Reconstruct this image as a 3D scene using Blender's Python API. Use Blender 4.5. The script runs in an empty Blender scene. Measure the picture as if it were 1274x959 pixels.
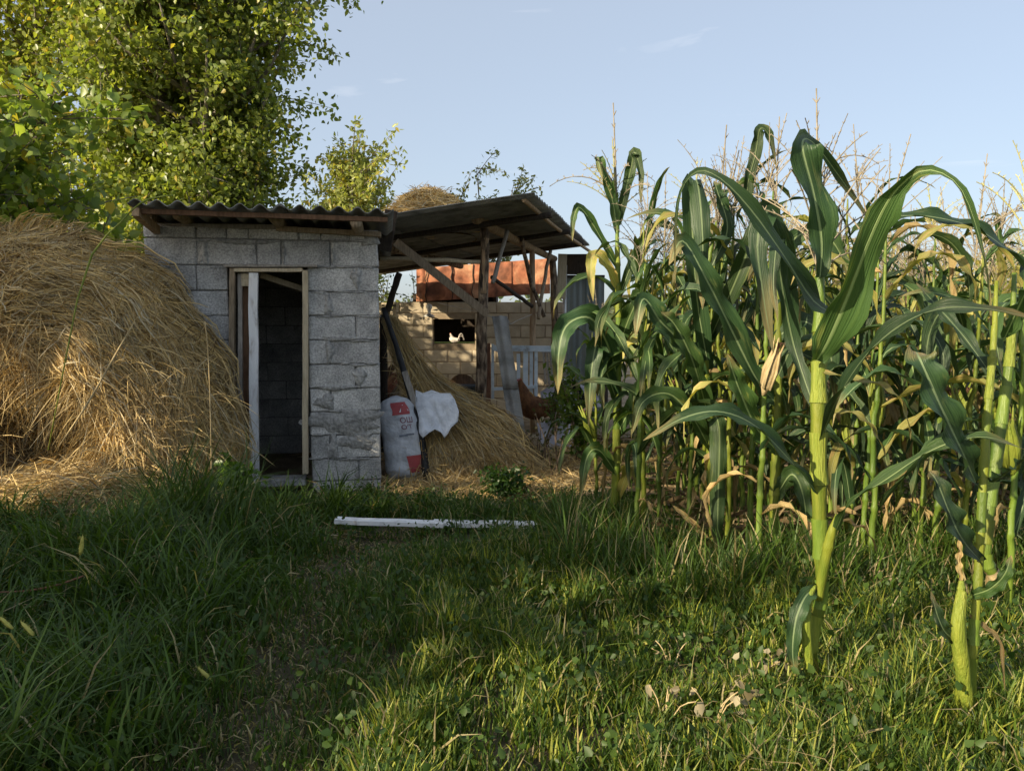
import bpy, math, random
import numpy as np
from mathutils import Vector, Matrix
random.seed(7); rng = np.random.default_rng(7)
R = math.radians
sc = bpy.context.scene
COL = sc.collection
# ------------------------------------------------------------------ camera, sky, sun, exposure
CAM = Vector((0, 0, 1.4)); F = 955.0; PITCH = math.atan((479.5 - 405) / F)
cd = bpy.data.cameras.new('camera'); cam = bpy.data.objects.new('camera', cd); COL.objects.link(cam)
cam.location = CAM; cam.rotation_euler = (R(90) - PITCH, 0, 0)
cd.sensor_width = 36; cd.lens = 36 * F / 1274; cd.clip_end = 3000; cd.clip_start = 0.05
sc.camera = cam
SUN_EL = R(23); SUN_AZ = R(40)          # azimuth: behind the camera's left shoulder, SUN_AZ off the -X axis towards -Y
to_sun = Vector((-math.cos(SUN_AZ) * math.cos(SUN_EL), -math.sin(SUN_AZ) * math.cos(SUN_EL), math.sin(SUN_EL)))
w = bpy.data.worlds.new("World"); sc.world = w; w.use_nodes = True
wn = w.node_tree.nodes; wl = w.node_tree.links
bg = wn['Background']; sky = wn.new('ShaderNodeTexSky'); sky.sky_type = 'NISHITA'; sky.sun_disc = False
sky.sun_elevation = SUN_EL; sky.sun_rotation = math.atan2(to_sun.x, to_sun.y)
sky.air_density = 1.0; sky.dust_density = 3.0; sky.ozone_density = 1.6; sky.altitude = 400
# thin cirrus high on the right, part of the sky itself
tc = wn.new('ShaderNodeTexCoord'); mp = wn.new('ShaderNodeMapping'); mp.inputs['Scale'].default_value = (3, 3, 16); mp.inputs['Rotation'].default_value = (0.1, 0.25, 0)
nz = wn.new('ShaderNodeTexNoise'); nz.inputs['Scale'].default_value = 2.2; nz.inputs['Detail'].default_value = 8; nz.inputs['Distortion'].default_value = 0.7
rp = wn.new('ShaderNodeValToRGB'); rp.color_ramp.elements[0].position = 0.64; rp.color_ramp.elements[1].position = 0.80
rp.color_ramp.elements[1].color = (0.35, 0.35, 0.35, 1)
mx = wn.new('ShaderNodeMixRGB'); mx.inputs['Color2'].default_value = (6.2, 6.3, 6.6, 1)
bc = wn.new('ShaderNodeMixRGB'); bc.inputs['Fac'].default_value = 0.5; bc.inputs['Color2'].default_value = (4.2, 4.6, 5.15, 1)
wl.new(tc.outputs['Generated'], mp.inputs['Vector']); wl.new(mp.outputs['Vector'], nz.inputs['Vector']); wl.new(nz.outputs['Fac'], rp.inputs['Fac'])
wl.new(rp.outputs['Color'], mx.inputs['Fac']); wl.new(sky.outputs['Color'], bc.inputs['Color1']); wl.new(bc.outputs['Color'], mx.inputs['Color1'])
wl.new(mx.outputs['Color'], bg.inputs['Color'])
bg.inputs['Strength'].default_value = 0.10
sd = bpy.data.lights.new('sun', 'SUN'); sd.energy = 5.0; sd.angle = R(0.6); sd.color = (1.0, 0.84, 0.58)
sun = bpy.data.objects.new('sun', sd); COL.objects.link(sun); sun.rotation_euler = to_sun.to_track_quat('Z', 'Y').to_euler()
sc.view_settings.view_transform = 'Standard'; sc.view_settings.look = 'None'
sc.view_settings.exposure = 0.85; sc.view_settings.gamma = 1
sc.render.engine = 'CYCLES'
sc.cycles.max_bounces = 6; sc.cycles.transparent_max_bounces = 8; sc.cycles.transmission_bounces = 4; sc.cycles.diffuse_bounces = 3

# ------------------------------------------------------------------ helpers
def at(px, py, d):
    """world point seen at photograph pixel (px,py) at world distance y=d"""
    r = Vector((1, 0, 0)); f = Vector((0, math.cos(PITCH), -math.sin(PITCH))); u = Vector((0, math.sin(PITCH), math.cos(PITCH)))
    v = f + r * ((px - 637) / F) + u * ((479.5 - py) / F)
    return CAM + v * (d / v.y)
def sstep(t):
    t = np.clip(t, 0, 1); return t * t * (3 - 2 * t)
def gz(x, y):
    x = np.asarray(x, float); y = np.asarray(y, float)
    g = 0.24 * sstep((6.0 - y) / 3.0)
    g = g + (0.018 * np.sin(x * 2.1 + 1.3) * np.sin(y * 1.7) + 0.012 * np.sin(x * 5.3 + y * 3.1)) * sstep((6.3 - y) / .8)
    px_ = -0.72 + 0.1 * np.sin(y * 1.3)                       # trodden path, a little sunken
    g = g - 0.05 * np.exp(-((x - px_) / 0.32) ** 2) * sstep((5.2 - y) / 1.0)
    return g
def gzf(x, y): return float(gz(x, y))

def link(o, parent=None):
    COL.objects.link(o)
    if parent is not None: o.parent = parent
    return o
def empty(name, loc=(0, 0, 0), rz=0):
    o = bpy.data.objects.new(name, None); o.empty_display_size = .1; COL.objects.link(o)
    o.location = loc; o.rotation_euler = (0, 0, rz); return o
def tag(o, label=None, cat=None, group=None, kind=None):
    if label: o['label'] = label
    if cat: o['category'] = cat
    if group: o['group'] = group
    if kind: o['kind'] = kind
    return o
def npmesh(name, V, Q, mat, col=None, uv=None, smooth=False):
    V = np.asarray(V, np.float32); Q = np.asarray(Q, np.int32); k = Q.shape[1]
    me = bpy.data.meshes.new(name)
    me.vertices.add(len(V)); me.vertices.foreach_set('co', V.ravel())
    me.loops.add(Q.size); me.loops.foreach_set('vertex_index', Q.ravel())
    me.polygons.add(len(Q)); me.polygons.foreach_set('loop_start', np.arange(0, Q.size, k, dtype=np.int32))
    try: me.polygons.foreach_set('loop_total', np.full(len(Q), k, np.int32))
    except Exception: pass
    if smooth: me.polygons.foreach_set('use_smooth', np.ones(len(Q), bool))
    if col is not None:
        a = me.color_attributes.new('col', 'FLOAT_COLOR', 'POINT')
        c = np.ones((len(V), 4), np.float32); c[:, :3] = col; a.data.foreach_set('color', c.ravel())
    if uv is not None:
        l = me.uv_layers.new(name='UVMap'); l.data.foreach_set('uv', np.asarray(uv, np.float32)[Q.ravel()].ravel())
    me.update(calc_edges=True); me.validate()
    if mat: me.materials.append(mat)
    return me
def meshobj(name, me, parent=None, loc=None):
    o = bpy.data.objects.new(name, me); link(o, parent)
    if loc is not None: o.location = loc
    return o
class MB:
    """collects shapes into one mesh; positions are world coords, shifted to the parent's frame on build"""
    def __init__(s): s.v = []; s.f = []; s.uv = []; s.sm = []
    def add(s, vs, fs, sm=False):
        n = len(s.v); s.v += [tuple(v) for v in vs]; s.f += [tuple(i + n for i in f) for f in fs]; s.sm += [sm] * len(fs)
    def box(s, c, size, M=None, jit=0):
        hx, hy, hz = [a / 2 for a in size]; vs = []
        for i in (-1, 1):
            for j in (-1, 1):
                for k in (-1, 1):
                    p = Vector((i * hx, j * hy, k * hz)) + Vector([random.uniform(-jit, jit) for _ in range(3)])
                    if M is not None: p = M @ p
                    vs.append(Vector(c) + p)
        s.add(vs, [(0, 1, 3, 2), (4, 6, 7, 5), (0, 4, 5, 1), (2, 3, 7, 6), (0, 2, 6, 4), (1, 5, 7, 3)])
    def bar(s, a, b, wd, th, up=(0, 0, 1), segs=1, wob=0):
        """board from a to b, wd across (perp to up), th along up"""
        a = Vector(a); b = Vector(b); d = (b - a).normalized(); up = Vector(up)
        side = d.cross(up)
        if side.length < 1e-4: side = Vector((1, 0, 0))
        side.normalize(); upv = side.cross(d).normalized(); rings = []
        for i in range(segs + 1):
            p = a.lerp(b, i / segs) + (side * random.uniform(-wob, wob) + upv * random.uniform(-wob, wob) if wob else Vector())
            rings += [p + side * wd / 2 + upv * th / 2, p - side * wd / 2 + upv * th / 2, p - side * wd / 2 - upv * th / 2, p + side * wd / 2 - upv * th / 2]
        fs = [(3, 2, 1, 0)]
        for i in range(segs):
            for k in range(4):
                fs.append((i * 4 + k, i * 4 + (k + 1) % 4, i * 4 + 4 + (k + 1) % 4, i * 4 + 4 + k))
        e = segs * 4; fs.append((e, e + 1, e + 2, e + 3)); s.add(rings, fs)
    def tube(s, pts, rad, n=8, jit=0, cap=True, flat=1.0, fdir=None, sm=True):
        pts = [Vector(p) for p in pts]; m = len(pts)
        if not hasattr(rad, '__len__'): rad = [rad] * m
        ref = Vector(fdir) if fdir is not None else Vector((0.13, 0.31, 1)).normalized(); vs = []
        for i, p in enumerate(pts):
            d = (pts[min(i + 1, m - 1)] - pts[max(i - 1, 0)]).normalized()
            a = d.cross(ref)
            if a.length < 0.05: a = d.cross(Vector((1, 0, 0)))
            a.normalize(); b = a.cross(d).normalized()
            for k in range(n):
                t = 2 * math.pi * k / n; r = rad[i] * (1 + random.uniform(-jit, jit))
                vs.append(p + a * (math.cos(t) * r) + b * (math.sin(t) * r * flat))
        fs = []
        for i in range(m - 1):
            for k in range(n):
                fs.append((i * n + k, i * n + (k + 1) % n, i * n + n + (k + 1) % n, i * n + n + k))
        if cap: fs.append(tuple(range(n - 1, -1, -1))); fs.append(tuple(range((m - 1) * n, m * n)))
        s.add(vs, fs, sm)
    def grid(s, P, nu, nv, sm=True, closed_u=False):
        vs = [P(i / (nu - (0 if closed_u else 1)), j / (nv - 1)) for j in range(nv) for i in range(nu)]; fs = []
        for j in range(nv - 1):
            for i in range(nu if closed_u else nu - 1):
                i2 = (i + 1) % nu; fs.append((j * nu + i, j * nu + i2, (j + 1) * nu + i2, (j + 1) * nu + i))
        s.add(vs, fs, sm)
    def mesh(s, name, mat, inv=None):
        me = bpy.data.meshes.new(name)
        vs = s.v if inv is None else [tuple(inv @ Vector(v)) for v in s.v]
        me.from_pydata(vs, [], s.f); me.polygons.foreach_set('use_smooth', s.sm)
        me.update(); me.materials.append(mat); return me
    def build(s, name, mat, parent=None, origin=None):
        if parent is not None:
            bpy.context.view_layer.update(); inv = wmat(parent).inverted()
            return meshobj(name, s.mesh(name, mat, inv), parent)
        o0 = Vector(origin) if origin is not None else Vector()
        return meshobj(name, s.mesh(name, mat, Matrix.Translation(-o0)), None, o0)
def wmat(o):
    M = Matrix.LocRotScale(o.location, o.rotation_euler, o.scale)
    return wmat(o.parent) @ M if o.parent else M
def poly(pts, n=12):
    """smooth Catmull-Rom through pts"""
    P = [Vector(p) for p in pts]; P = [P[0] * 2 - P[1]] + P + [P[-1] * 2 - P[-2]]; out = []
    segs = len(P) - 3
    for i in range(n + 1):
        t = i / n * segs; k = min(int(t), segs - 1); t -= k; a, b, c, d = P[k:k + 4]
        out.append(0.5 * ((2 * b) + (c - a) * t + (2 * a - 5 * b + 4 * c - d) * t * t + (3 * b - a - 3 * c + d) * t ** 3))
    return out

# ------------------------------------------------------------------ materials
def newmat(name):
    m = bpy.data.materials.new(name); m.use_nodes = True; nt = m.node_tree; return m, nt.nodes, nt.links, nt.nodes['Principled BSDF']
def M_noise(name, stops, scale=6, rough=.85, bump=.3, bscale=40, stretch=(1, 1, 1), rnd=.15, metal=0, detail=6, dist=.3, bdist=.02, spec=.3, obj=True, contrast=(.3, .7), grain=0):
    m, n, l, p = newmat(name)
    tc = n.new('ShaderNodeTexCoord'); mp = n.new('ShaderNodeMapping'); mp.inputs['Scale'].default_value = stretch
    oi = n.new('ShaderNodeObjectInfo'); ad = n.new('ShaderNodeVectorMath'); ad.operation = 'ADD'
    geo = n.new('ShaderNodeNewGeometry')
    ml = n.new('ShaderNodeMath'); ml.operation = 'MULTIPLY'; ml.inputs[1].default_value = 37.0
    l.new(oi.outputs['Random'], ml.inputs[0])
    if obj: l.new(tc.outputs['Object'], ad.inputs[0])
    else: l.new(geo.outputs['Position'], ad.inputs[0])
    l.new(ml.outputs[0], ad.inputs[1])
    l.new(ad.outputs[0], mp.inputs['Vector'])
    nz = n.new('ShaderNodeTexNoise'); nz.inputs['Scale'].default_value = scale; nz.inputs['Detail'].default_value = detail; nz.inputs['Distortion'].default_value = dist
    l.new(mp.outputs[0], nz.inputs['Vector'])
    rp = n.new('ShaderNodeValToRGB'); cr = rp.color_ramp
    k = len(stops)
    while len(cr.elements) < k: cr.elements.new(.5)
    for i, c in enumerate(stops):
        cr.elements[i].position = contrast[0] + (contrast[1] - contrast[0]) * i / (k - 1); cr.elements[i].color = (*c, 1)
    l.new(nz.outputs['Fac'], rp.inputs['Fac'])
    hs = n.new('ShaderNodeHueSaturation'); l.new(rp.outputs['Color'], hs.inputs['Color'])
    mr = n.new('ShaderNodeMapRange'); mr.inputs['To Min'].default_value = 1 - rnd; mr.inputs['To Max'].default_value = 1 + rnd
    l.new(oi.outputs['Random'], mr.inputs['Value']); l.new(mr.outputs[0], hs.inputs['Value'])
    last = hs.outputs['Color']
    if grain:
        gn = n.new('ShaderNodeTexNoise'); gn.inputs['Scale'].default_value = grain; gn.inputs['Detail'].default_value = 4; l.new(ad.outputs[0], gn.inputs['Vector'])
        gr = n.new('ShaderNodeMapRange'); gr.inputs['From Min'].default_value = .36; gr.inputs['From Max'].default_value = .62; gr.inputs['To Min'].default_value = .66; gr.inputs['To Max'].default_value = 1.15; l.new(gn.outputs['Fac'], gr.inputs['Value'])
        gm = n.new('ShaderNodeHueSaturation'); l.new(last, gm.inputs['Color']); l.new(gr.outputs[0], gm.inputs['Value']); last = gm.outputs['Color']
    l.new(last, p.inputs['Base Color'])
    p.inputs['Roughness'].default_value = rough; p.inputs['Metallic'].default_value = metal; p.inputs['Specular IOR Level'].default_value = spec
    if bump:
        n2 = n.new('ShaderNodeTexNoise'); n2.inputs['Scale'].default_value = bscale; n2.inputs['Detail'].default_value = 5
        l.new(mp.outputs[0], n2.inputs['Vector']); b = n.new('ShaderNodeBump'); b.inputs['Strength'].default_value = bump; b.inputs['Distance'].default_value = bdist
        l.new(n2.outputs['Fac'], b.inputs['Height']); l.new(b.outputs[0], p.inputs['Normal'])
    return m
def M_leaf(name, trans=.35, rough=.5, spec=.35, tint=(1.25, 1.35, .5), rnd=0.0):
    m, n, l, p = newmat(name)
    at_ = n.new('ShaderNodeAttribute'); at_.attribute_name = 'col'
    p.inputs['Roughness'].default_value = rough; p.inputs['Specular IOR Level'].default_value = spec
    l.new(at_.outputs['Color'], p.inputs['Base Color'])
    tr = n.new('ShaderNodeBsdfTranslucent'); mu = n.new('ShaderNodeMixRGB'); mu.blend_type = 'MULTIPLY'; mu.inputs['Fac'].default_value = 1; mu.inputs['Color2'].default_value = (*tint, 1)
    l.new(at_.outputs['Color'], mu.inputs['Color1']); l.new(mu.outputs[0], tr.inputs['Color'])
    ms = n.new('ShaderNodeMixShader'); ms.inputs['Fac'].default_value = trans
    l.new(p.outputs[0], ms.inputs[1]); l.new(tr.outputs[0], ms.inputs[2]); l.new(ms.outputs[0], n['Material Output'].inputs['Surface'])
    return m
def M_corn(name, base, mid, edge, rib, trans=.3, rough=.48, spec=.45, patch=None, patch_amt=.0):
    """maize blade: long veins across u, pale midrib, dull bloom, dry blotches"""
    m, n, l, p = newmat(name)
    uv = n.new('ShaderNodeUVMap'); uv.uv_map = 'UVMap'; sx = n.new('ShaderNodeSeparateXYZ'); l.new(uv.outputs[0], sx.inputs[0])
    oi = n.new('ShaderNodeObjectInfo')
    mp = n.new('ShaderNodeMapping'); mp.inputs['Scale'].default_value = (26, 1.6, 1); l.new(uv.outputs[0], mp.inputs['Vector'])
    cb = n.new('ShaderNodeCombineXYZ'); l.new(oi.outputs['Random'], cb.inputs[2]); 
    sc_ = n.new('ShaderNodeVectorMath'); sc_.operation = 'SCALE'; sc_.inputs['Scale'].default_value = 50; l.new(cb.outputs[0], sc_.inputs[0])
    ad = n.new('ShaderNodeVectorMath'); ad.operation = 'ADD'; l.new(mp.outputs[0], ad.inputs[0]); l.new(sc_.outputs[0], ad.inputs[1])
    vn = n.new('ShaderNodeTexNoise'); vn.inputs['Scale'].default_value = 1.0; vn.inputs['Detail'].default_value = 3; l.new(ad.outputs[0], vn.inputs['Vector'])
    rp = n.new('ShaderNodeValToRGB'); cr = rp.color_ramp; cr.elements[0].position = .3; cr.elements[0].color = (*base, 1); cr.elements[1].position = .7; cr.elements[1].color = (*mid, 1)
    l.new(vn.outputs['Fac'], rp.inputs['Fac'])
    # blotches
    mp2 = n.new('ShaderNodeMapping'); mp2.inputs['Scale'].default_value = (3, 5, 1); l.new(uv.outputs[0], mp2.inputs['Vector'])
    ad2 = n.new('ShaderNodeVectorMath'); ad2.operation = 'ADD'; l.new(mp2.outputs[0], ad2.inputs[0]); l.new(sc_.outputs[0], ad2.inputs[1])
    bn = n.new('ShaderNodeTexNoise'); bn.inputs['Scale'].default_value = 1.3; bn.inputs['Detail'].default_value = 6; l.new(ad2.outputs[0], bn.inputs['Vector'])
    br = n.new('ShaderNodeMapRange'); br.inputs['From Min'].default_value = .62 - patch_amt; br.inputs['From Max'].default_value = .72 - patch_amt; l.new(bn.outputs['Fac'], br.inputs['Value'])
    m1 = n.new('ShaderNodeMixRGB'); l.new(br.outputs[0], m1.inputs['Fac']); l.new(rp.outputs[0], m1.inputs['Color1']); m1.inputs['Color2'].default_value = (*(patch or edge), 1)
    tp_ = n.new('ShaderNodeMapRange'); tp_.inputs['From Min'].default_value = .80; tp_.inputs['From Max'].default_value = 1.02; l.new(sx.outputs[1], tp_.inputs['Value'])
    tn = n.new('ShaderNodeMath'); tn.operation = 'MULTIPLY'; l.new(tp_.outputs[0], tn.inputs[0]); tn2 = n.new('ShaderNodeMath'); tn2.operation = 'MULTIPLY_ADD'; tn2.inputs[1].default_value = 2.2; tn2.inputs[2].default_value = -.3; l.new(bn.outputs['Fac'], tn2.inputs[0]); l.new(tn2.outputs[0], tn.inputs[1]); tn.use_clamp = True
    mt_ = n.new('ShaderNodeMixRGB'); l.new(tn.outputs[0], mt_.inputs['Fac']); l.new(m1.outputs[0], mt_.inputs['Color1']); mt_.inputs['Color2'].default_value = (.33, .25, .11, 1); m1 = mt_
    # midrib: |u-.5| small
    s1 = n.new('ShaderNodeMath'); s1.operation = 'SUBTRACT'; s1.inputs[1].default_value = .5; l.new(sx.outputs[0], s1.inputs[0])
    a1 = n.new('ShaderNodeMath'); a1.operation = 'ABSOLUTE'; l.new(s1.outputs[0], a1.inputs[0])
    r1 = n.new('ShaderNodeMapRange'); r1.inputs['From Min'].default_value = .02; r1.inputs['From Max'].default_value = .055; r1.inputs['To Min'].default_value = 1; r1.inputs['To Max'].default_value = 0; l.new(a1.outputs[0], r1.inputs['Value'])
    m2 = n.new('ShaderNodeMixRGB'); l.new(r1.outputs[0], m2.inputs['Fac']); l.new(m1.outputs[0], m2.inputs['Color1']); m2.inputs['Color2'].default_value = (*rib, 1)
    hs = n.new('ShaderNodeHueSaturation'); mr = n.new('ShaderNodeMapRange'); mr.inputs['To Min'].default_value = .6; mr.inputs['To Max'].default_value = 1.4
    l.new(oi.outputs['Random'], mr.inputs['Value']); l.new(mr.outputs[0], hs.inputs['Value']); l.new(m2.outputs[0], hs.inputs['Color'])
    l.new(hs.outputs[0], p.inputs['Base Color'])
    p.inputs['Roughness'].default_value = rough; p.inputs['Specular IOR Level'].default_value = spec
    b = n.new('ShaderNodeBump'); b.inputs['Strength'].default_value = .7; b.inputs['Distance'].default_value = .006; l.new(vn.outputs['Fac'], b.inputs['Height']); l.new(b.outputs[0], p.inputs['Normal'])
    tr = n.new('ShaderNodeBsdfTranslucent'); mu = n.new('ShaderNodeMixRGB'); mu.blend_type = 'MULTIPLY'; mu.inputs['Fac'].default_value = 1; mu.inputs['Color2'].default_value = (1.7, 1.6, .5, 1)
    l.new(hs.outputs[0], mu.inputs['Color1']); l.new(mu.outputs[0], tr.inputs['Color'])
    ms = n.new('ShaderNodeMixShader'); ms.inputs['Fac'].default_value = trans
    l.new(p.outputs[0], ms.inputs[1]); l.new(tr.outputs[0], ms.inputs[2]); l.new(ms.outputs[0], n['Material Output'].inputs['Surface'])
    return m
MT = {}
MT['block'] = M_noise('cinder_block', [(.34, .34, .335), (.46, .455, .445), (.56, .555, .54)], grain=75, contrast=(.36, .64), scale=5, bump=.8, bscale=80, rnd=.16, bdist=.008, detail=9, obj=False)
MT['mortar'] = M_noise('mortar', [(.22, .22, .215), (.36, .355, .34)], obj=False, grain=60, scale=7, bump=.8, bscale=45)
MT['cement'] = M_noise('cement_smear', [(.28, .28, .275), (.42, .415, .40)], scale=7, bump=.6, bscale=40, grain=40, obj=False)
MT['clayblock'] = M_noise('sandy_block', [(.37, .31, .225), (.54, .465, .35)], scale=5, bump=.6, bscale=50, rnd=.12, obj=False, bdist=.01)
MT['claymortar'] = M_noise('sandy_mortar', [(.26, .20, .14), (.36, .29, .2)], scale=8, bump=.5)
MT['slate'] = M_noise('asbestos_slate', [(.14, .14, .13), (.25, .25, .24), (.33, .33, .31)], scale=5, bump=.5, bscale=60, stretch=(1, 1, 1))
MT['wood'] = M_noise('weathered_wood', [(.20, .15, .10), (.38, .30, .21)], scale=12, bump=.5, bscale=50, stretch=(6, 6, 1))
MT['palewood'] = M_noise('pale_wood', [(.46, .38, .26), (.66, .57, .41)], scale=14, bump=.4, bscale=50, stretch=(6, 6, .7))
MT['brownwood'] = M_noise('brown_wood', [(.10, .055, .03), (.21, .12, .07)], scale=10, bump=.4, stretch=(6, 6, 1))
MT['redwood'] = M_noise('reddish_wood', [(.17, .075, .045), (.30, .15, .09)], scale=10, bump=.4, stretch=(6, 6, 1))
MT['greywood'] = M_noise('grey_wood', [(.22, .20, .18), (.38, .35, .31)], scale=12, bump=.5, stretch=(6, 6, 1))
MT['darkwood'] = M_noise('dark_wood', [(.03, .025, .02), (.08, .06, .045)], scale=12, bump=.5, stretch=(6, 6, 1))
MT['whitepaint'] = M_noise('chipped_white_paint', [(.36, .32, .26), (.62, .62, .63), (.74, .75, .76)], scale=7, bump=.25, contrast=(.27, .52), stretch=(3, 3, 1), rough=.6)
MT['bluepaint'] = M_noise('pale_blue_paint', [(.34, .36, .37), (.58, .68, .76), (.68, .76, .83)], scale=8, bump=.2, contrast=(.28, .55), rough=.55)
MT['bark'] = M_noise('bark', [(.05, .035, .025), (.20, .145, .10), (.42, .32, .22)], scale=10, bump=1.0, bscale=22, stretch=(2.4, 2.4, .8), bdist=.03, contrast=(.35, .66))
MT['peeled'] = M_noise('peeled_pole', [(.26, .17, .10), (.52, .38, .24)], scale=9, bump=.4, stretch=(4, 4, .8))
MT['treebark'] = M_noise('tree_bark', [(.09, .08, .06), (.24, .21, .17)], scale=6, bump=.8, bscale=20, stretch=(2, 2, .6))
MT['rust'] = M_noise('rusty_sheet', [(.15, .06, .035), (.36, .135, .07), (.52, .28, .16)], obj=False, grain=9, scale=2.2, bump=.2, rough=.7, detail=9, dist=1.2, contrast=(.34, .62), rnd=.12)
MT['galv'] = M_noise('galvanised_sheet', [(.17, .21, .21), (.27, .31, .31)], scale=2.5, bump=.15, rough=.6, metal=.25, detail=8)
MT['earth'] = None
MT['shadecore'] = M_noise('shaded_straw_core', [(.05, .034, .016), (.20, .14, .07)], scale=14, bump=1, bscale=40, stretch=(1, 1, 1))  # straw core kept dark: shade between the stems put into its colour
MT['straw'] = M_leaf('straw', trans=.18, rough=.55, spec=.3, tint=(1.3, 1.1, .7))
MT['grass'] = M_leaf('grass', trans=.36, rough=.5, spec=.35, tint=(1.5, 1.5, .45))
MT['leaf'] = M_leaf('tree_leaf', trans=.48, rough=.38, spec=.5, tint=(1.5, 1.5, .55))
MT['sack'] = M_noise('woven_sack', [(.42, .45, .50), (.66, .69, .74)], scale=7, bump=.7, bscale=9, dist=1.5, bdist=.05, rough=.55)
MT['sackprint'] = M_noise('red_print', [(.30, .05, .06), (.42, .09, .09)], scale=12, bump=.1, rough=.6)
MT['inkprint'] = M_noise('dark_red_print', [(.16, .05, .07), (.22, .07, .09)], scale=12, bump=0)
MT['greyprint'] = M_noise('grey_print', [(.12, .14, .18), (.25, .28, .33)], scale=20, bump=0)
MT['black'] = M_noise('black_rubber', [(.008, .008, .009), (.03, .03, .032)], scale=10, bump=.4, rough=.6)
MT['slab'] = M_noise('pale_slab', [(.34, .33, .38), (.50, .49, .54)], scale=6, bump=.5, bscale=30)
MT['darkbox'] = M_noise('dark_blue_grey', [(.03, .04, .05), (.07, .085, .095)], scale=6, bump=.2)
MT['bulb'] = M_noise('bulb_glass', [(.72, .72, .70), (.8, .8, .78)], scale=4, bump=0, rough=.12, spec=.6)
MT['tin'] = M_noise('tin', [(.4, .4, .38), (.6, .6, .57)], scale=6, bump=.2, rough=.4, metal=.5)
MT['white'] = M_noise('dull_white', [(.62, .61, .58), (.78, .77, .75)], scale=8, bump=.2)
MT['feather_brown'] = M_noise('brown_feathers', [(.06, .025, .012), (.20, .09, .035)], scale=16, bump=.8, bscale=40, stretch=(1, 1, .5))
MT['feather_gold'] = M_noise('golden_feathers', [(.25, .13, .03), (.45, .28, .09)], scale=30, bump=.8, bscale=50)
MT['feather_black'] = M_noise('black_feathers', [(.006, .007, .009), (.03, .03, .035)], scale=16, bump=.5, rough=.4)
MT['feather_white'] = M_noise('white_feathers', [(.50, .46, .42), (.68, .64, .60)], scale=16, bump=.5)
MT['comb'] = M_noise('comb', [(.35, .03, .02), (.45, .05, .03)], scale=16, bump=.2)
MT['wire'] = M_noise('wire', [(.35, .33, .30), (.45, .43, .40)], scale=9, bump=0, rough=.4)
MT['drystalk'] = M_noise('dry_stalk', [(.30, .22, .11), (.52, .42, .24)], scale=12, bump=.3, stretch=(4, 4, 1))
MT['stalk'] = M_noise('maize_stalk', [(.06, .115, .014), (.15, .21, .028)], scale=7, bump=.25, bscale=60, stretch=(5, 5, .6), rough=.45, rnd=.2, spec=.4)
MT['stalky'] = M_noise('yellow_maize_stalk', [(.08, .125, .014), (.20, .22, .028)], scale=7, bump=.25, bscale=60, stretch=(5, 5, .6), rough=.45, rnd=.2)
MT['husk'] = M_noise('green_husk', [(.12, .17, .02), (.23, .26, .038)], scale=10, bump=.5, bscale=30, stretch=(8, 8, .5), rough=.5)
MT['tassel'] = M_noise('maize_tassel', [(.19, .16, .11), (.36, .31, .23)], scale=20, bump=.3, rnd=.2)
MT['tassely'] = M_noise('young_tassel', [(.30, .30, .10), (.50, .46, .22)], scale=20, bump=.3, rnd=.2)
MT['cg'] = M_corn('maize_leaf_green', (.026, .062, .016), (.055, .105, .028), (.16, .17, .04), (.22, .30, .13), trans=.24, patch=(.13, .16, .04), patch_amt=.0)
MT['cb'] = M_corn('maize_leaf_deep', (.018, .046, .018), (.040, .080, .030), (.12, .14, .04), (.20, .27, .14), trans=.2, rough=.44, patch=(.08, .11, .04), patch_amt=.0)
MT['cy'] = M_corn('maize_leaf_yellowing', (.22, .24, .05), (.42, .37, .12), (.42, .32, .12), (.38, .38, .16), trans=.32, patch=(.44, .33, .12), patch_amt=.08)
MT['cd'] = M_corn('maize_leaf_dry', (.30, .21, .09), (.46, .36, .18), (.30, .18, .08), (.50, .42, .24), trans=.25, rough=.7, spec=.2, patch=(.24, .15, .07), patch_amt=.06)
MT['foxtail'] = M_noise('foxtail_head', [(.30, .30, .06), (.48, .44, .12)], scale=40, bump=.6)
MT['wilt'] = M_leaf('wilted_leaf', trans=.25, rough=.7, tint=(1.2, 1.1, .8))

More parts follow.
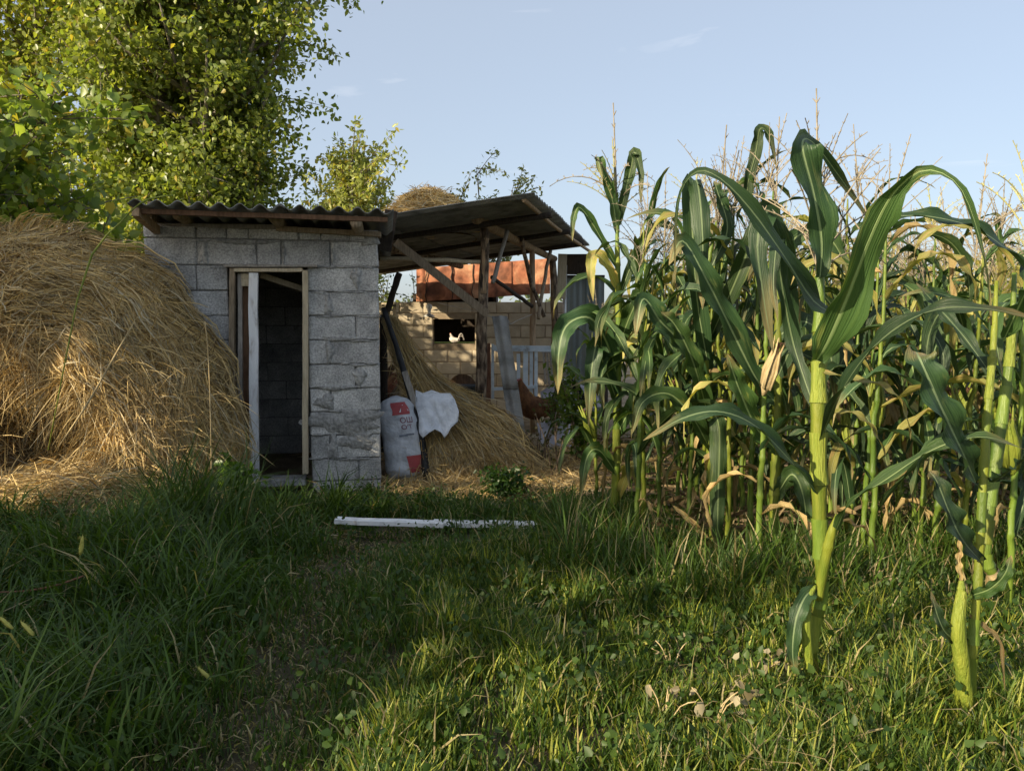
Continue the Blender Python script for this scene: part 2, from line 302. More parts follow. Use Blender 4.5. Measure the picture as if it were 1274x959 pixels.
# ground material: earth, straw-coloured yard, far field bands by real position
def ground_mat():
    m, n, l, p = newmat('ground_earth')
    g = n.new('ShaderNodeNewGeometry'); s = n.new('ShaderNodeSeparateXYZ'); l.new(g.outputs['Position'], s.inputs[0])
    nz = n.new('ShaderNodeTexNoise'); nz.inputs['Scale'].default_value = 3; nz.inputs['Detail'].default_value = 10; l.new(g.outputs['Position'], nz.inputs['Vector'])
    rp = n.new('ShaderNodeValToRGB'); rp.color_ramp.elements[0].position = .35; rp.color_ramp.elements[1].position = .65
    rp.color_ramp.elements[0].color = (.035, .032, .018, 1); rp.color_ramp.elements[1].color = (.10, .085, .05, 1); l.new(nz.outputs['Fac'], rp.inputs['Fac'])
    yd = n.new('ShaderNodeValToRGB'); yd.color_ramp.elements[0].position = .35; yd.color_ramp.elements[1].position = .65
    yd.color_ramp.elements[0].color = (.17, .125, .075, 1); yd.color_ramp.elements[1].color = (.33, .26, .17, 1); l.new(nz.outputs['Fac'], yd.inputs['Fac'])
    def band(sock, a, b):
        r = n.new('ShaderNodeMapRange'); r.inputs['From Min'].default_value = a; r.inputs['From Max'].default_value = b; l.new(sock, r.inputs['Value']); return r.outputs[0]
    m1 = n.new('ShaderNodeMixRGB'); l.new(band(s.outputs[1], 5.9, 6.3), m1.inputs['Fac']); l.new(rp.outputs[0], m1.inputs['Color1']); l.new(yd.outputs[0], m1.inputs['Color2'])
    fl = n.new('ShaderNodeTexNoise'); fl.inputs['Scale'].default_value = .12; fl.inputs['Detail'].default_value = 8; l.new(g.outputs['Position'], fl.inputs['Vector'])
    fr = n.new('ShaderNodeValToRGB'); fr.color_ramp.elements[0].position = .35; fr.color_ramp.elements[1].position = .65
    fr.color_ramp.elements[0].color = (.13, .19, .04, 1); fr.color_ramp.elements[1].color = (.30, .31, .09, 1); l.new(fl.outputs['Fac'], fr.inputs['Fac'])
    m2 = n.new('ShaderNodeMixRGB'); l.new(band(s.outputs[1], 36, 37.5), m2.inputs['Fac']); l.new(m1.outputs[0], m2.inputs['Color1']); l.new(fr.outputs[0], m2.inputs['Color2'])
    l.new(m2.outputs[0], p.inputs['Base Color']); p.inputs['Roughness'].default_value = .95; p.inputs['Specular IOR Level'].default_value = .15
    b = n.new('ShaderNodeBump'); b.inputs['Strength'].default_value = .7; b.inputs['Distance'].default_value = .03
    n2 = n.new('ShaderNodeTexNoise'); n2.inputs['Scale'].default_value = 22; n2.inputs['Detail'].default_value = 6; l.new(g.outputs['Position'], n2.inputs['Vector'])
    l.new(n2.outputs['Fac'], b.inputs['Height']); l.new(b.outputs[0], p.inputs['Normal'])
    return m
MT['earth'] = ground_mat()

# ------------------------------------------------------------------ ground
def ground():
    xs = np.concatenate([[-1500, -400, -100, -30, -14], np.arange(-9, 9.01, .12), [14, 30, 100, 400, 1500]])
    ys = np.concatenate([[-300, -60, -15, -5], np.arange(-2, 14.01, .12), [18, 26, 36, 60, 120, 300, 1000, 2500]])
    X, Y = np.meshgrid(xs, ys); Z = gz(X, Y); nx, ny = len(xs), len(ys)
    V = np.stack([X, Y, Z], -1).reshape(-1, 3); i, j = np.meshgrid(np.arange(nx - 1), np.arange(ny - 1)); a = (j * nx + i).ravel()
    Q = np.stack([a, a + 1, a + 1 + nx, a + nx], 1)
    o = meshobj('ground', npmesh('ground', V, Q, MT['earth'], smooth=True)); tag(o, 'uneven earth ground under grass, bare and strewn with straw in the yard', kind='structure')
ground()

# ------------------------------------------------------------------ strand / blade / leaf mass builders (numpy)
def strands(name, P, W, C, mat, parent=None, side=None):
    """P (N,K,3) centre lines, W (N,K) half widths, C (N,3) colours -> one ribbon mesh"""
    N, K, _ = P.shape
    if side is None:
        side = rng.normal(size=(N, 3)); 
    T = P[:, -1] - P[:, 0]; S = np.cross(T, side); S /= (np.linalg.norm(S, axis=1, keepdims=True) + 1e-9)
    L = P - S[:, None] * W[..., None]; Rr = P + S[:, None] * W[..., None]
    V = np.stack([L, Rr], 2).reshape(-1, 3); base = (np.arange(N) * K * 2)[:, None] + (np.arange(K - 1) * 2)[None]
    base = base.ravel(); Q = np.stack([base, base + 1, base + 3, base + 2], 1)
    col = np.repeat(C, K * 2, 0) if C.ndim == 2 else np.repeat(C.reshape(-1, 3), 2, 0)
    me = npmesh(name, V, Q, mat, col=col)
    if parent is not None: me.transform(wmat(parent).inverted())
    return meshobj(name, me, parent)
def leafmass(name, P, size, C, mat, parent=None, long=1.25, droop=.3, fine=False):
    N = len(P); d = rng.normal(size=(N, 3)); d[:, 2] -= droop; d /= np.linalg.norm(d, axis=1, keepdims=True)
    n = rng.normal(size=(N, 3)); s = np.cross(d, n); s /= (np.linalg.norm(s, axis=1, keepdims=True) + 1e-9); up = np.cross(s, d)
    size = np.broadcast_to(np.asarray(size, float), (N,))[:, None]
    pt = lambda x, y, h: P + d * size * long * x + s * size * y + up * size * h
    if fine:     # two halves folded along the midrib, curled tip
        V = np.stack([P, pt(.08, .34, .16), pt(.55, .46, .10), pt(1, 0, -.22), pt(.52, 0, -.02), pt(.55, -.46, .10), pt(.08, -.34, .16)], 1).reshape(-1, 3); k = np.arange(N) * 7; nv_ = 7
        Q = np.concatenate([np.stack([k, k + 1, k + 2], 1), np.stack([k, k + 2, k + 4], 1), np.stack([k + 4, k + 2, k + 3], 1), np.stack([k + 4, k + 3, k + 5], 1), np.stack([k, k + 4, k + 5], 1), np.stack([k, k + 5, k + 6], 1)])
    else:
        V = np.stack([P, pt(.12, .36, .12), pt(.58, .40, .05), pt(1, 0, -.12), pt(.32, -.48, .12)], 1).reshape(-1, 3); k = np.arange(N) * 5; nv_ = 5
        Q = np.concatenate([np.stack([k, k + 1, k + 2], 1), np.stack([k, k + 2, k + 3], 1), np.stack([k, k + 3, k + 4], 1)])
    me = npmesh(name, V, Q, mat, col=np.repeat(C, nv_, 0))
    if parent is not None: me.transform(wmat(parent).inverted())
    return meshobj(name, me, parent)
def mixc(a, b, t): return np.asarray(a)[None] * (1 - t[:, None]) + np.asarray(b)[None] * t[:, None]

# ------------------------------------------------------------------ blocks
def block_proto(name, mat, seed):
    rnd = random.Random(seed); b = .035; vs = []; 
    import bmesh
    bm = bmesh.new(); bmesh.ops.create_cube(bm, size=1)
    bmesh.ops.bevel(bm, geom=bm.edges[:], offset=b, segments=1, affect='EDGES', profile=.5)
    for v in bm.verts: v.co += Vector([rnd.uniform(-.014, .014) for _ in range(3)])
    me = bpy.data.meshes.new(name); bm.to_mesh(me); bm.free(); me.materials.append(mat); return me
BLK = [block_proto('block', MT['block'], i) for i in range(6)]
CBLK = [block_proto('clay_block', MT['clayblock'], i) for i in range(4)]
def lay(parent, pm, u0, u1, z0, z1, O, U, N_, thick, gap=.011, jitter=.005, inset=0.0, name='block'):
    """one block between u0..u1 and z0..z1 on the wall frame (O origin, U along, N_ outward)"""
    Z = Vector((0, 0, 1)); c = O + U * ((u0 + u1) / 2) + Z * ((z0 + z1) / 2) - N_ * (thick / 2 + inset - random.uniform(-jitter, jitter))
    M = Matrix((U, -N_, Z)).transposed().to_4x4(); M.translation = c
    M = M @ Matrix.Rotation(random.uniform(-.006, .006), 4, 'Y') @ Matrix.Diagonal((max(u1 - u0 - gap, .02), thick, max(z1 - z0 - gap, .02), 1))
    o = bpy.data.objects.new(name, random.choice(pm)); link(o, parent); o.matrix_local = wmat(parent).inverted() @ M; return o

# ------------------------------------------------------------------ the block shed
C_R = at(473, 613, 6.43); C_R.z = 0
YAW = math.atan(0.168); U = Vector((-math.cos(YAW), -math.sin(YAW), 0)); Nf = Vector((math.sin(YAW), -math.cos(YAW), 0)); Bk = -Nf
def wall_uz(px, py):
    a = CAM; d = at(px, py, 1) - CAM; t = (C_R - a).dot(Nf) / d.dot(Nf); p = a + d * t
    return (p - C_R).dot(U), p.z
shed = empty('block_shed', C_R); tag(shed, 'small grey cinder block shed with an open doorway and corrugated roof', 'shed')
WT = .19; WL = wall_uz(184, 300)[0]
wall = MB()
zt = wall_uz(330, 285)[1]
doorL = wall_uz(287, 450)[0]; doorR = wall_uz(384, 450)[0]; dz = wall_uz(330, 333)[1]
def slab(mb, u0, u1, z0, z1, O=C_R, U_=U, N_=Nf, th=WT, ins=.016):
    c = O + U_ * ((u0 + u1) / 2) + Vector((0, 0, (z0 + z1) / 2)) - N_ * (th / 2); M = Matrix((U_, -N_, Vector((0, 0, 1)))).transposed()
    mb.box(c, (abs(u1 - u0), th - 2 * ins, z1 - z0), M)
slab(wall, .012, doorR - .01, .0, zt - .01); slab(wall, doorL + .01, WL - .012, 0, zt - .01); slab(wall, doorR - .012, doorL + .012, dz + .01, zt - .01)
D = 2.1
slab(wall, .012, WL - .012, 0, zt - .05, O=C_R + Bk * D)
Os = C_R; slab(wall, .0, D - .01, 0, zt - .03, O=C_R + Bk * WT * .0 + Bk * .195, U_=Bk, N_=-U, th=WT)
OL = C_R + U * WL; slab(wall, .0, D - .01, 0, zt - .03, O=OL + Bk * .195, U_=Bk, N_=U, th=WT)
wallo = wall.build('wall', MT['mortar'], shed)
X = lambda *p: [wall_uz(q, 450)[0] for q in p]
rows = [  # z pixel rows (top,bottom) and joint pixels, right to left
 (285, 300, [473, 437, 402, 375, 313, 286, 249, 184], None), (300, 332, [473, 414, 353, 322, 249, 184], None),
 (332, 363, [473, 384], [287, 247, 184]), (363, 393, [473, 410, 384], [287, 225, 184]), (393, 423, [473, 443, 384], [287, 247, 184]),
 (423, 453, [473, 410, 384], [287, 225, 184]), (453, 483, [473, 443, 384], [287, 247, 184]), (483, 512, [473, 411, 384], [287, 225, 184]),
 (512, 541, [473, 442, 384], [287, 247, 184]), (541, 570, [473, 409, 384], [287, 225, 184]), (570, 598, [473, 444, 386], [287, 247, 184]),
 (598, 616, [473, 439, 411, 386], [287, 225, 184])]
for (y0, y1, a, b) in rows:
    z1 = wall_uz(430, y0)[1]; z0 = wall_uz(430, y1)[1]
    for js in (a, b):
        if not js: continue
        us = X(*js)
        for i in range(len(us) - 1):
            lay(wallo, BLK, us[i], us[i + 1], max(z0, 0.0), z1, C_R, U, Nf, WT + (.0 if z1 > .2 else -.03))
nr = int(zt / .2)
for r in range(nr + 1):       # inner face of the back wall, outer faces of the side walls
    z0 = r * .2; z1 = min(z0 + .2, zt - .04)
    if z1 - z0 < .04: continue
    off = -.2 if r % 2 else 0; u = off
    while u < WL:
        a, b = max(u, 0.01), min(u + .4, WL - .01)
        if b - a > .05: lay(wallo, BLK, a, b, z0, z1, C_R + Bk * D, U, Nf, .08)
        u += .4
    u = .0 + off
    while u < D:
        a, b = max(u, .0), min(u + .4, D)
        if b - a > .05:
            lay(wallo, BLK, a, b, z0, z1, C_R + Bk * .2, Bk, -U, .1); lay(wallo, BLK, a, b, z0, z1, OL + Bk * .2, Bk, U, .1)
        u += .4
# cement smears over joints: irregular thin pats
def smear(cu, cz, ru, rz, seed, name='mortar_smear', th=.004):
    rnd = random.Random(seed); n = 30; top = []; mb = MB(); O = C_R + Nf * .006
    pt = lambda u, z, k: O + U * u + Vector((0, 0, z)) + Nf * k
    ring = []
    for i in range(n):
        t = 2 * math.pi * i / n; f = 1 + .22 * math.sin(3 * t + seed) + .14 * math.sin(7 * t + seed * 2) + rnd.uniform(-.08, .08); ring.append((cu + math.cos(t) * ru * f, cz + math.sin(t) * rz * f))
    vs = [pt(u, z, -.006) for u, z in ring] + [pt(cu + (u - cu) * .88, cz + (z - cz) * .88, th) for u, z in ring] + [pt(cu, cz, th * 1.3)]
    fs = [(i, (i + 1) % n, n + (i + 1) % n, n + i) for i in range(n)] + [(n + i, n + (i + 1) % n, 2 * n) for i in range(n)]
    mb.add(vs, fs, True); return mb.build(name, MT['cement'], wallo)
for (px, py, wx, wy, s) in [(430, 525, 46, 16, 1), (445, 548, 22, 12, 2), (415, 557, 6, 17, 3), (408, 380, 5, 13, 4), (410, 437, 5, 14, 5), (447, 468, 8, 10, 6), (443, 345, 6, 12, 7), (405, 500, 12, 9, 8), (254, 316, 5, 13, 9), (460, 299, 11, 7, 10), (430, 421, 30, 3, 11), (420, 482, 24, 3.5, 12), (300, 301, 46, 2.6, 13)]:
    u, z = wall_uz(px, py); smear(u, z, wx / F * 6.4, wy / F * 6.4, s)
for q, (y0, y1, a_, b_) in enumerate(rows[1:-1]):
    for k in range(7):
        px = random.choice([random.uniform(388, 470), random.uniform(190, 285)]) if y0 >= 332 else random.uniform(190, 470); u, z = wall_uz(px, y0 + random.uniform(-1, 1)); smear(u, z, random.uniform(.03, .10), random.uniform(.006, .014), 100 + q * 7 + k, th=.002)
    for px in (a_ or [])[1:-1]:
        if random.random() < .6: u, z = wall_uz(px, (y0 + y1) / 2 + random.uniform(-5, 5)); smear(u, z, random.uniform(.010, .022), random.uniform(.05, .09), 300 + q * 7 + int(px), th=.002)
# wall plates and rafters
mb = MB(); mb.bar(at(184, 281.5, 6.22), at(345, 283.5, 6.32), .12, .035, segs=4, wob=.002); mb.build('wall_plate', MT['greywood'], shed)
mb = MB(); mb.bar(at(345, 285, 6.33), at(474, 292, 6.44), .12, .04, segs=3, wob=.003); mb.build('wall_plate', MT['wood'], shed)
for px, py in ((222, 267), (341, 270), (443, 276)):
    a = at(px, py, 5.98); mb = MB(); mb.tube([a + Bk * (2.4 * i / 5) + Vector((0, 0, -.02 * i / 5)) for i in range(6)], [.047, .048, .046, .044, .043, .04], 12, jit=.03); mb.build('rafter', MT['wood'], shed)
mb = MB(); mb.bar(at(172, 263, 5.68), at(482, 274, 6.04), .05, .035, segs=6, wob=.002); mb.build('batten', MT['brownwood'], shed)
mb = MB(); a = at(186, 262, 6.0); mb.bar(a, a + Bk * 2.2 + Vector((0, 0, -.05)), .03, .14, segs=2); mb.build('barge_board', MT['wood'], shed)
mb = MB(); mb.bar(at(168, 264, 5.62), at(198, 289, 6.2), .05, .06, segs=3, wob=.004); mb.build('brace', MT['peeled'], shed)
# corrugated sheets
def corr(parent, O, Wd, Rd, n, pitch, amp, length, th=.007, name='roof_sheet', mat=None, lift=0, ph=0.0, sag=0):
    Wd = Wd.normalized(); Rd = Rd.normalized(); Nn = Wd.cross(Rd).normalized()
    if Nn.z < 0: Nn = -Nn
    k = 10; nu = int(n * k) + 1; nv = 7; vs = []
    for s_ in (0, 1):
        for j in range(nv):
            for i in range(nu):
                u = i / k * pitch; h = amp * math.cos(2 * math.pi * (i / k + ph)) - s_ * th + sag * math.sin(math.pi * j / (nv - 1))
                l_ = length * j / (nv - 1) + (random.uniform(-.004, .004) if j in (0, nv - 1) and i % 3 == 0 else 0)
                vs.append(O + Wd * u + Rd * l_ + Nn * (h + lift))
    g = nu * nv; fs = []
    for j in range(nv - 1):
        for i in range(nu - 1):
            a = j * nu + i; fs.append((a, a + 1, a + 1 + nu, a + nu)); fs.append((g + a, g + a + nu, g + a + 1 + nu, g + a + 1))
    for i in range(nu - 1):
        fs.append((i, g + i, g + i + 1, i + 1)); a = (nv - 1) * nu + i; fs.append((a, a + 1, g + a + 1, g + a))
    for j in range(nv - 1):
        a = j * nu; fs.append((a, a + nu, g + a + nu, g + a)); a = j * nu + nu - 1; fs.append((a, g + a, g + a + nu, a + nu))
    mb = MB(); mb.add(vs, fs, True); return mb.build(name, mat or MT['slate'], parent)
F0 = at(158, 250, 5.56); F1 = at(490, 264.5, 5.98); Wd = (F1 - F0); pitch = Wd.length / 13.3
Rd = Bk + Vector((0, 0, -.05)); roofo = MB()
corr(shed, F0, Wd, Rd, 7.6, pitch, .021, 2.75, ph=.62)
corr(shed, F0 + Wd.normalized() * pitch * 7 + Rd.normalized() * .01, Wd, Rd, 6.3, pitch, .021, 2.75, ph=.62, lift=.012)

# doorway joinery
def wp(px, py, out=.0):
    u, z = wall_uz(px, py); return C_R + U * u + Vector((0, 0, z)) + Nf * out
fr = empty('door_frame', (0, 0, 0)); fr.parent = shed; fr.location = wmat(shed).inverted() @ wp(335, 590)
def vboard(px, y0, y1, wpx, mat, name, out=.0, th=.05, parent=fr, px2=None, wob=.003):
    mb = MB(); a = wp(px, y0, out); b = wp(px2 if px2 else px, y1, out); mb.bar(a, b, wpx / F * 6.3, th, up=Nf, segs=6, wob=wob); return mb.build(name, mat, parent)
vboard(289.5, 334, 598, 6, MT['wood'], 'jamb', out=.0, th=.1)
vboard(380.5, 337, 588, 6.5, MT['palewood'], 'jamb', out=.012, th=.09)
mb = MB(); mb.bar(wp(292.5, 336.5, .012), wp(377, 336.5, .012), .09, .028, segs=4, wob=.002); mb.build('lintel', MT['palewood'], fr)
mb = MB(); mb.bar(wp(281, 331.5, .0), wp(395, 331.5, .0), .15, .018, segs=5, wob=.002); mb.build('lintel_board', MT['greywood'], fr)
dl = empty('door_leaf', (0, 0, 0)); dl.parent = shed; dl.location = wmat(shed).inverted() @ wp(305, 595)
vboard(316, 340, 603, 10.5, MT['whitepaint'], 'stile', out=.03, th=.045, parent=dl, px2=317.5, wob=.004)
vboard(298.5, 341, 598, 5, MT['greywood'], 'stile', out=-.02, th=.04, parent=dl, px2=300)
vboard(305.5, 340, 356, 10, MT['palewood'], 'rail', out=-.015, th=.035, parent=dl)
vboard(305.5, 578, 598, 10, MT['greywood'], 'rail', out=-.015, th=.035, parent=dl)
vboard(305.5, 350, 598, 11, MT['brownwood'], 'panel', out=-.045, th=.012, parent=dl)
mb = MB(); mb.bar(wp(318, 340, -.22), wp(386, 362, -.45), .06, .045, segs=4, wob=.002); mb.build('inner_beam', MT['palewood'], shed)  # pale wood here stands in for light falling on the beam
mb = MB(); mb.box(wp(352, 600, -.08), (.36, .2, .05), Matrix.Rotation(YAW, 3, 'Z'), jit=.006); mb.build('threshold', MT['cement'], shed)

# ------------------------------------------------------------------ yard shelter: posts, poles, slate roof
yard = empty('pole_shelter', at(601, 545, 8.3)); yard.location.z = 0
tag(yard, 'open yard shelter of rough poles under a tilted corrugated roof', 'shelter')
Rb = Vector((.20, 6.95, 2.60)); Rb = at(665, 241, 6.95); Rc = at(733, 304, 11.7); Ud = (Rc - Rb).normalized(); Lr = (Rc - Rb).length
Vd = Vector((-Ud.y, Ud.x, 0)).normalized() + Vector((0, 0, -.115)); Vd.normalize()
nrow = 5; per = Lr / nrow; cp = .15
for i in range(nrow):                     # sheets laid side by side from front to back, two long down the slope
    for k in range(2):
        L_ = 1.75; O = Rb + Ud * (i * per) + Vd * (k * (L_ - .15)) + Vector((0, 0, .012 * (i % 2) - .010 * k))
        corr(yard, O, Ud, Vd, per / cp + .35, cp, .014, L_, ph=.0, name='roof_sheet', sag=.006)
def pole(name, p, r, mat, n=9, wob=.012, segs=7, parent=None, jit=.08, flat=1):
    a, b = Vector(p[0]), Vector(p[-1]); pts = poly(p, segs) if len(p) > 2 else [a.lerp(b, i / segs) for i in range(segs + 1)]
    pts = [q + Vector([random.uniform(-wob, wob) for _ in range(3)]) if 0 < i < segs else q for i, q in enumerate(pts)]
    rr = [r[0] + (r[1] - r[0]) * i / segs for i in range(segs + 1)] if hasattr(r, '__len__') else r
    mb = MB(); mb.tube(pts, rr, n, jit=jit, flat=flat); return mb.build(name, mat, parent or yard)
def under(u, v, drop=.075): return Rb + Ud * u + Vd * v - Vector((0, 0, drop))
# purlins along the corrugation cross direction, dark under the roof
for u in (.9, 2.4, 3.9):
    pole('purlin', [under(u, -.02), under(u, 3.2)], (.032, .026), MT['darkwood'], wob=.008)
pole('edge_purlin', [at(652, 249, 7.05), at(690, 282, 8.9), at(734, 313, 11.6)], (.022, .022), MT['peeled'], wob=.003)
pole('main_beam', [at(592, 272, 7.9), at(640, 299, 9.3), at(690, 322, 11.3)], (.052, .045), MT['peeled'], segs=8, wob=.01)
pole('main_beam', [under(.0, 1.95, .09), under(4.6, 1.95, .09)], (.05, .045), MT['bark'])
pb = at(600, 500, 8.3); pole('post', [Vector((pb.x, 8.3, -.05)), at(599, 480, 8.3), at(600.5, 380, 8.25), at(603, 284, 8.2)], (.062, .047), MT['bark'], n=12, segs=12, wob=.01, jit=.14)
pole('peeled_patch', [at(601.5, 365, 8.215), at(602.5, 330, 8.205), at(604, 296, 8.19)], (.036, .034), MT['peeled'], n=10, wob=.004)
pole('post', [Vector((at(663, 480, 10).x, 10, -.05)), at(663, 430, 10), at(662, 312, 10)], (.04, .036), MT['peeled'], wob=.006)
pole('post', [Vector((at(692, 480, 11.2).x, 11.2, -.05)), at(691, 420, 11.2), at(687, 320, 11.2)], (.06, .05), MT['bark'], n=10, wob=.012, jit=.14)
mb = MB(); mb.bar(Vector((at(607, 480, 8.5).x, 8.5, 0)), at(607, 427, 8.5), .06, .06, up=(0, 1, 0), segs=4, wob=.003); mb.build('square_post', MT['redwood'], yard)
pole('brace', [at(631, 287, 8.55), at(613, 352, 8.3)], .024, MT['greywood'], wob=.004)
pole('brace', [at(649, 295, 9.3), at(660, 350, 9.8), at(677, 394, 10.0)], .026, MT['bark'], wob=.008)
pole('brace', [at(685, 312, 10.6), at(677, 350, 10.3), at(670, 396, 9.8)], .024, MT['wood'], wob=.006)
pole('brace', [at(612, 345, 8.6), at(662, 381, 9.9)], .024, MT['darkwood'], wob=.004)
mb = MB(); mb.bar(at(492, 301, 7.75), at(607, 391, 7.98), .085, .03, up=(0, -1, .1), segs=5, wob=.003); mb.build('diagonal_board', MT['wood'], yard)
pole('tie_pole', [at(473, 321, 8.15), at(530, 323, 8.2), at(598, 326, 8.22)], .023, MT['palewood'], wob=.004)
pole('brace', [at(497, 340, 8.4), at(480, 392, 8.5)], .036, MT['darkwood'], wob=.004)
pole('post', [at(477, 391, 8.5), Vector((at(476, 400, 8.5).x, 8.5, 0))], .045, MT['darkwood'], wob=.004)
mb = MB(); mb.bar(at(487, 262, 6.9), at(479, 312, 7.0), .11, .03, up=(0, 1, 0), segs=3); mb.build('hanging_board', MT['darkwood'], yard)
mb = MB(); mb.bar(at(700, 316, 11.3), at(698, 372, 11.3), .13, .03, up=(0, 1, 0), segs=3); mb.build('corner_board', MT['palewood'], yard)

# ------------------------------------------------------------------ back wall of the yard
yw = empty('yard_wall', at(600, 500, 12.7)); yw.location.z = 0; tag(yw, 'sandy block wall at the back of the yard with a dark square opening', 'wall')
OW = Vector((at(475, 450, 12.7).x - .5, 12.7, 0)); UW = Vector((1, -.03, 0)).normalized(); NW = Vector((-.03, -1, 0)).normalized()
wm = MB(); op = (at(539, 410, 12.7).x - OW.x, at(591, 410, 12.7).x - OW.x); oz = (at(560, 427, 12.7).z, at(560, 397, 12.7).z); LW = at(702, 450, 12.5).x - OW.x; HT = 1.79
for (a, b, z0, z1) in ((0.01, op[0], 0, HT), (op[1], LW, 0, HT), (op[0], op[1], 0, oz[0]), (op[0], op[1], oz[1] , HT)):
    slab(wm, a, b, z0, z1 - .01, O=OW, U_=UW, N_=NW, th=.18, ins=.01)
wmo = wm.build('masonry', MT['claymortar'], yw)
for r in range(9):
    z0, z1 = r * .2, min(r * .2 + .2, HT); u = (-.2 if r % 2 else 0)
    while u < LW:
        a, b = max(u, 0), min(u + .4, LW)
        segs = [(a, b)]
        if z1 > oz[0] + .05 and z0 < oz[1] - .05:
            segs = [(a, min(b, op[0])), (max(a, op[1]), b)]
        for s0, s1 in segs:
            if s1 - s0 > .04: lay(wmo, CBLK, s0, s1, z0, z1, OW, UW, NW, .18, gap=.016)
        u += .4
# hollow behind the opening
mb = MB()
for args in (((op[0] - .3, op[1] + .3, oz[0] - .1, oz[0])), ):
    slab(mb, args[0], args[1], args[2], args[3] - .004, O=OW + Vector((0, .185, 0)), U_=UW, N_=NW, th=.6, ins=0)
slab(mb, op[0] - .3, op[1] + .3, oz[0], 1.9, O=OW + Vector((0, .80, 0)), U_=UW, N_=NW, th=.05, ins=0)
slab(mb, op[0] - .35, op[0] - .30, oz[0] - .1, 1.9, O=OW + Vector((0, .185, 0)), U_=UW, N_=NW, th=.66, ins=0)
slab(mb, op[1] + .30, op[1] + .35, oz[0] - .1, 1.9, O=OW + Vector((0, .185, 0)), U_=UW, N_=NW, th=.66, ins=0)
slab(mb, op[0] - .35, op[1] + .35, 1.9, 1.93, O=OW + Vector((0, .185, 0)), U_=UW, N_=NW, th=.66, ins=0)
mb.build('coop_box', MT['darkwood'], yw)
# rusty sheets leaning over the wall top: a thing with three sheets
rs = empty('rusty_sheet_screen', at(600, 372, 12.6)); tag(rs, 'row of orange rusty metal sheets along the top of the yard wall', 'metal sheets')
edges = [518, 530, 562, 588, 636, 684]; 
for i in range(5):
    x0, x1 = edges[i], edges[i + 1]; tp = lambda x: 334 - (x - 518) * .075; bt = lambda x: 375.5 - (x - 518) * .062
    y = 12.62 - .02 * (i % 2); mb = MB(); n = 14
    def P(s, t, x0=x0, x1=x1, y=y, i=i):
        px = x0 - (.8 if i else 0) + (x1 - x0 + 1.2) * s; py = tp(px) + (bt(px) - tp(px)) * t
        return at(px, py, y + .012 * math.sin(s * 9 + i) * math.sin(t * 5) + .01 * (s - .5) ** 2)
    mb.grid(P, n, 8); k = len(mb.v); P2 = lambda s, t: P(s, t) + Vector((0, .006, 0)); mb.grid(lambda s, t: P2(1 - s, t), n, 8)
    mb.build('rusty_sheet', MT['rust'], rs)
    mb = MB(); pts = [at(x1 + random.uniform(-1.5, 1.5), tp(x1) + (bt(x1) - tp(x1)) * j / 6, 12.585) for j in range(7)]; mb.tube(pts, .008, 5); 
    if i < 3: mb.build('crack_seam', MT['darkwood'], rs)
# galvanised panel on the right and its pole
gp = empty('metal_panel', at(722, 470, 11.4)); gp.location.z = 0; tag(gp, 'grey green sheet metal panel standing at the right end of the yard', 'metal panel')
a, b = at(704, 343, 11.45), at(752, 343, 11.2)
mb = MB(); dd = (b - a); 
for k, (t0, t1) in enumerate(((0, .5), (.5, 1))):
    m2 = MB(); m2.grid(lambda s, t: a + dd * (t0 + (t1 - t0) * s) + Vector((0, -.006 * math.sin(s * 20) , -t * (a.z - .02))), 24, 6)
    m2.grid(lambda s, t: a + dd * (t1 - (t1 - t0) * s) + Vector((0, .01, -t * (a.z - .02))), 24, 6); m2.build('sheet', MT['galv'], gp)
mb = MB(); mb.tube([Vector((at(703, 343, 11.35).x, 11.35, 0)), at(703, 330, 11.35)], .032, 10); mb.build('pole', MT['tin'], gp)
mb = MB(); mb.bar(at(705, 329, 11.5), at(738, 329, 11.3), .03, .3, segs=2); mb.build('upper_board', MT['darkwood'], gp)
mb = MB(); mb.bar(at(704, 344, 11.42), at(752, 344, 11.17), .04, .04); mb.build('rail', MT['darkwood'], gp)

# gate, slat crate, leaning slate strip
gt = empty('gate', at(640, 500, 9.8)); gt.location.z = 0; tag(gt, 'pale blue painted gate with upright bars behind the leaning slate strip', 'gate')
g9 = 9.8
for px, y0, y1, wpx in ((613, 428, 497, 3.5), (645, 440, 492, 4.5), (654, 436, 500, 6), (661, 436, 499, 4), (667, 430, 502, 4), (629, 434, 496, 4)):
    mb = MB(); mb.bar(at(px, y0, g9), at(px, y1, g9), wpx / F * g9, .03, up=(0, 1, 0), segs=3, wob=.002); mb.build('upright', MT['bluepaint'], gt)
mb = MB(); mb.bar(at(613, 433, g9 - .03), at(690, 434, g9 - .03), .03, .075, segs=3); mb.build('top_rail', MT['bluepaint'], gt)
mb = MB(); mb.bar(at(613, 484, g9 - .03), at(668, 481, g9 - .03), .03, .04, segs=3); mb.build('bottom_rail', MT['bluepaint'], gt)
ct = empty('slat_crate', at(684, 470, 10.2)); ct.location.z = .5; tag(ct, 'grey slatted rack behind the shrub to the right of the gate', 'rack')
for k in range(5):
    mb = MB(); x = 676 + k * 4.3; mb.bar(at(x, 436, 10.3), at(x + 3, 478, 10.2), .028, .02, up=(0, 1, 0)); mb.build('slat', MT['greywood'], ct)
mb = MB(); mb.bar(at(674, 437, 10.33), at(698, 437, 10.33), .02, .04); mb.build('rail', MT['greywood'], ct)
sl = empty('slate_strip', at(650, 578, 7.75)); sl.location.z = 0; tag(sl, 'narrow strip of grey corrugated slate leaning against the near post', 'roofing sheet')
a, b = at(640, 577, 7.75), at(612, 393, 8.1); RdS = (b - a)
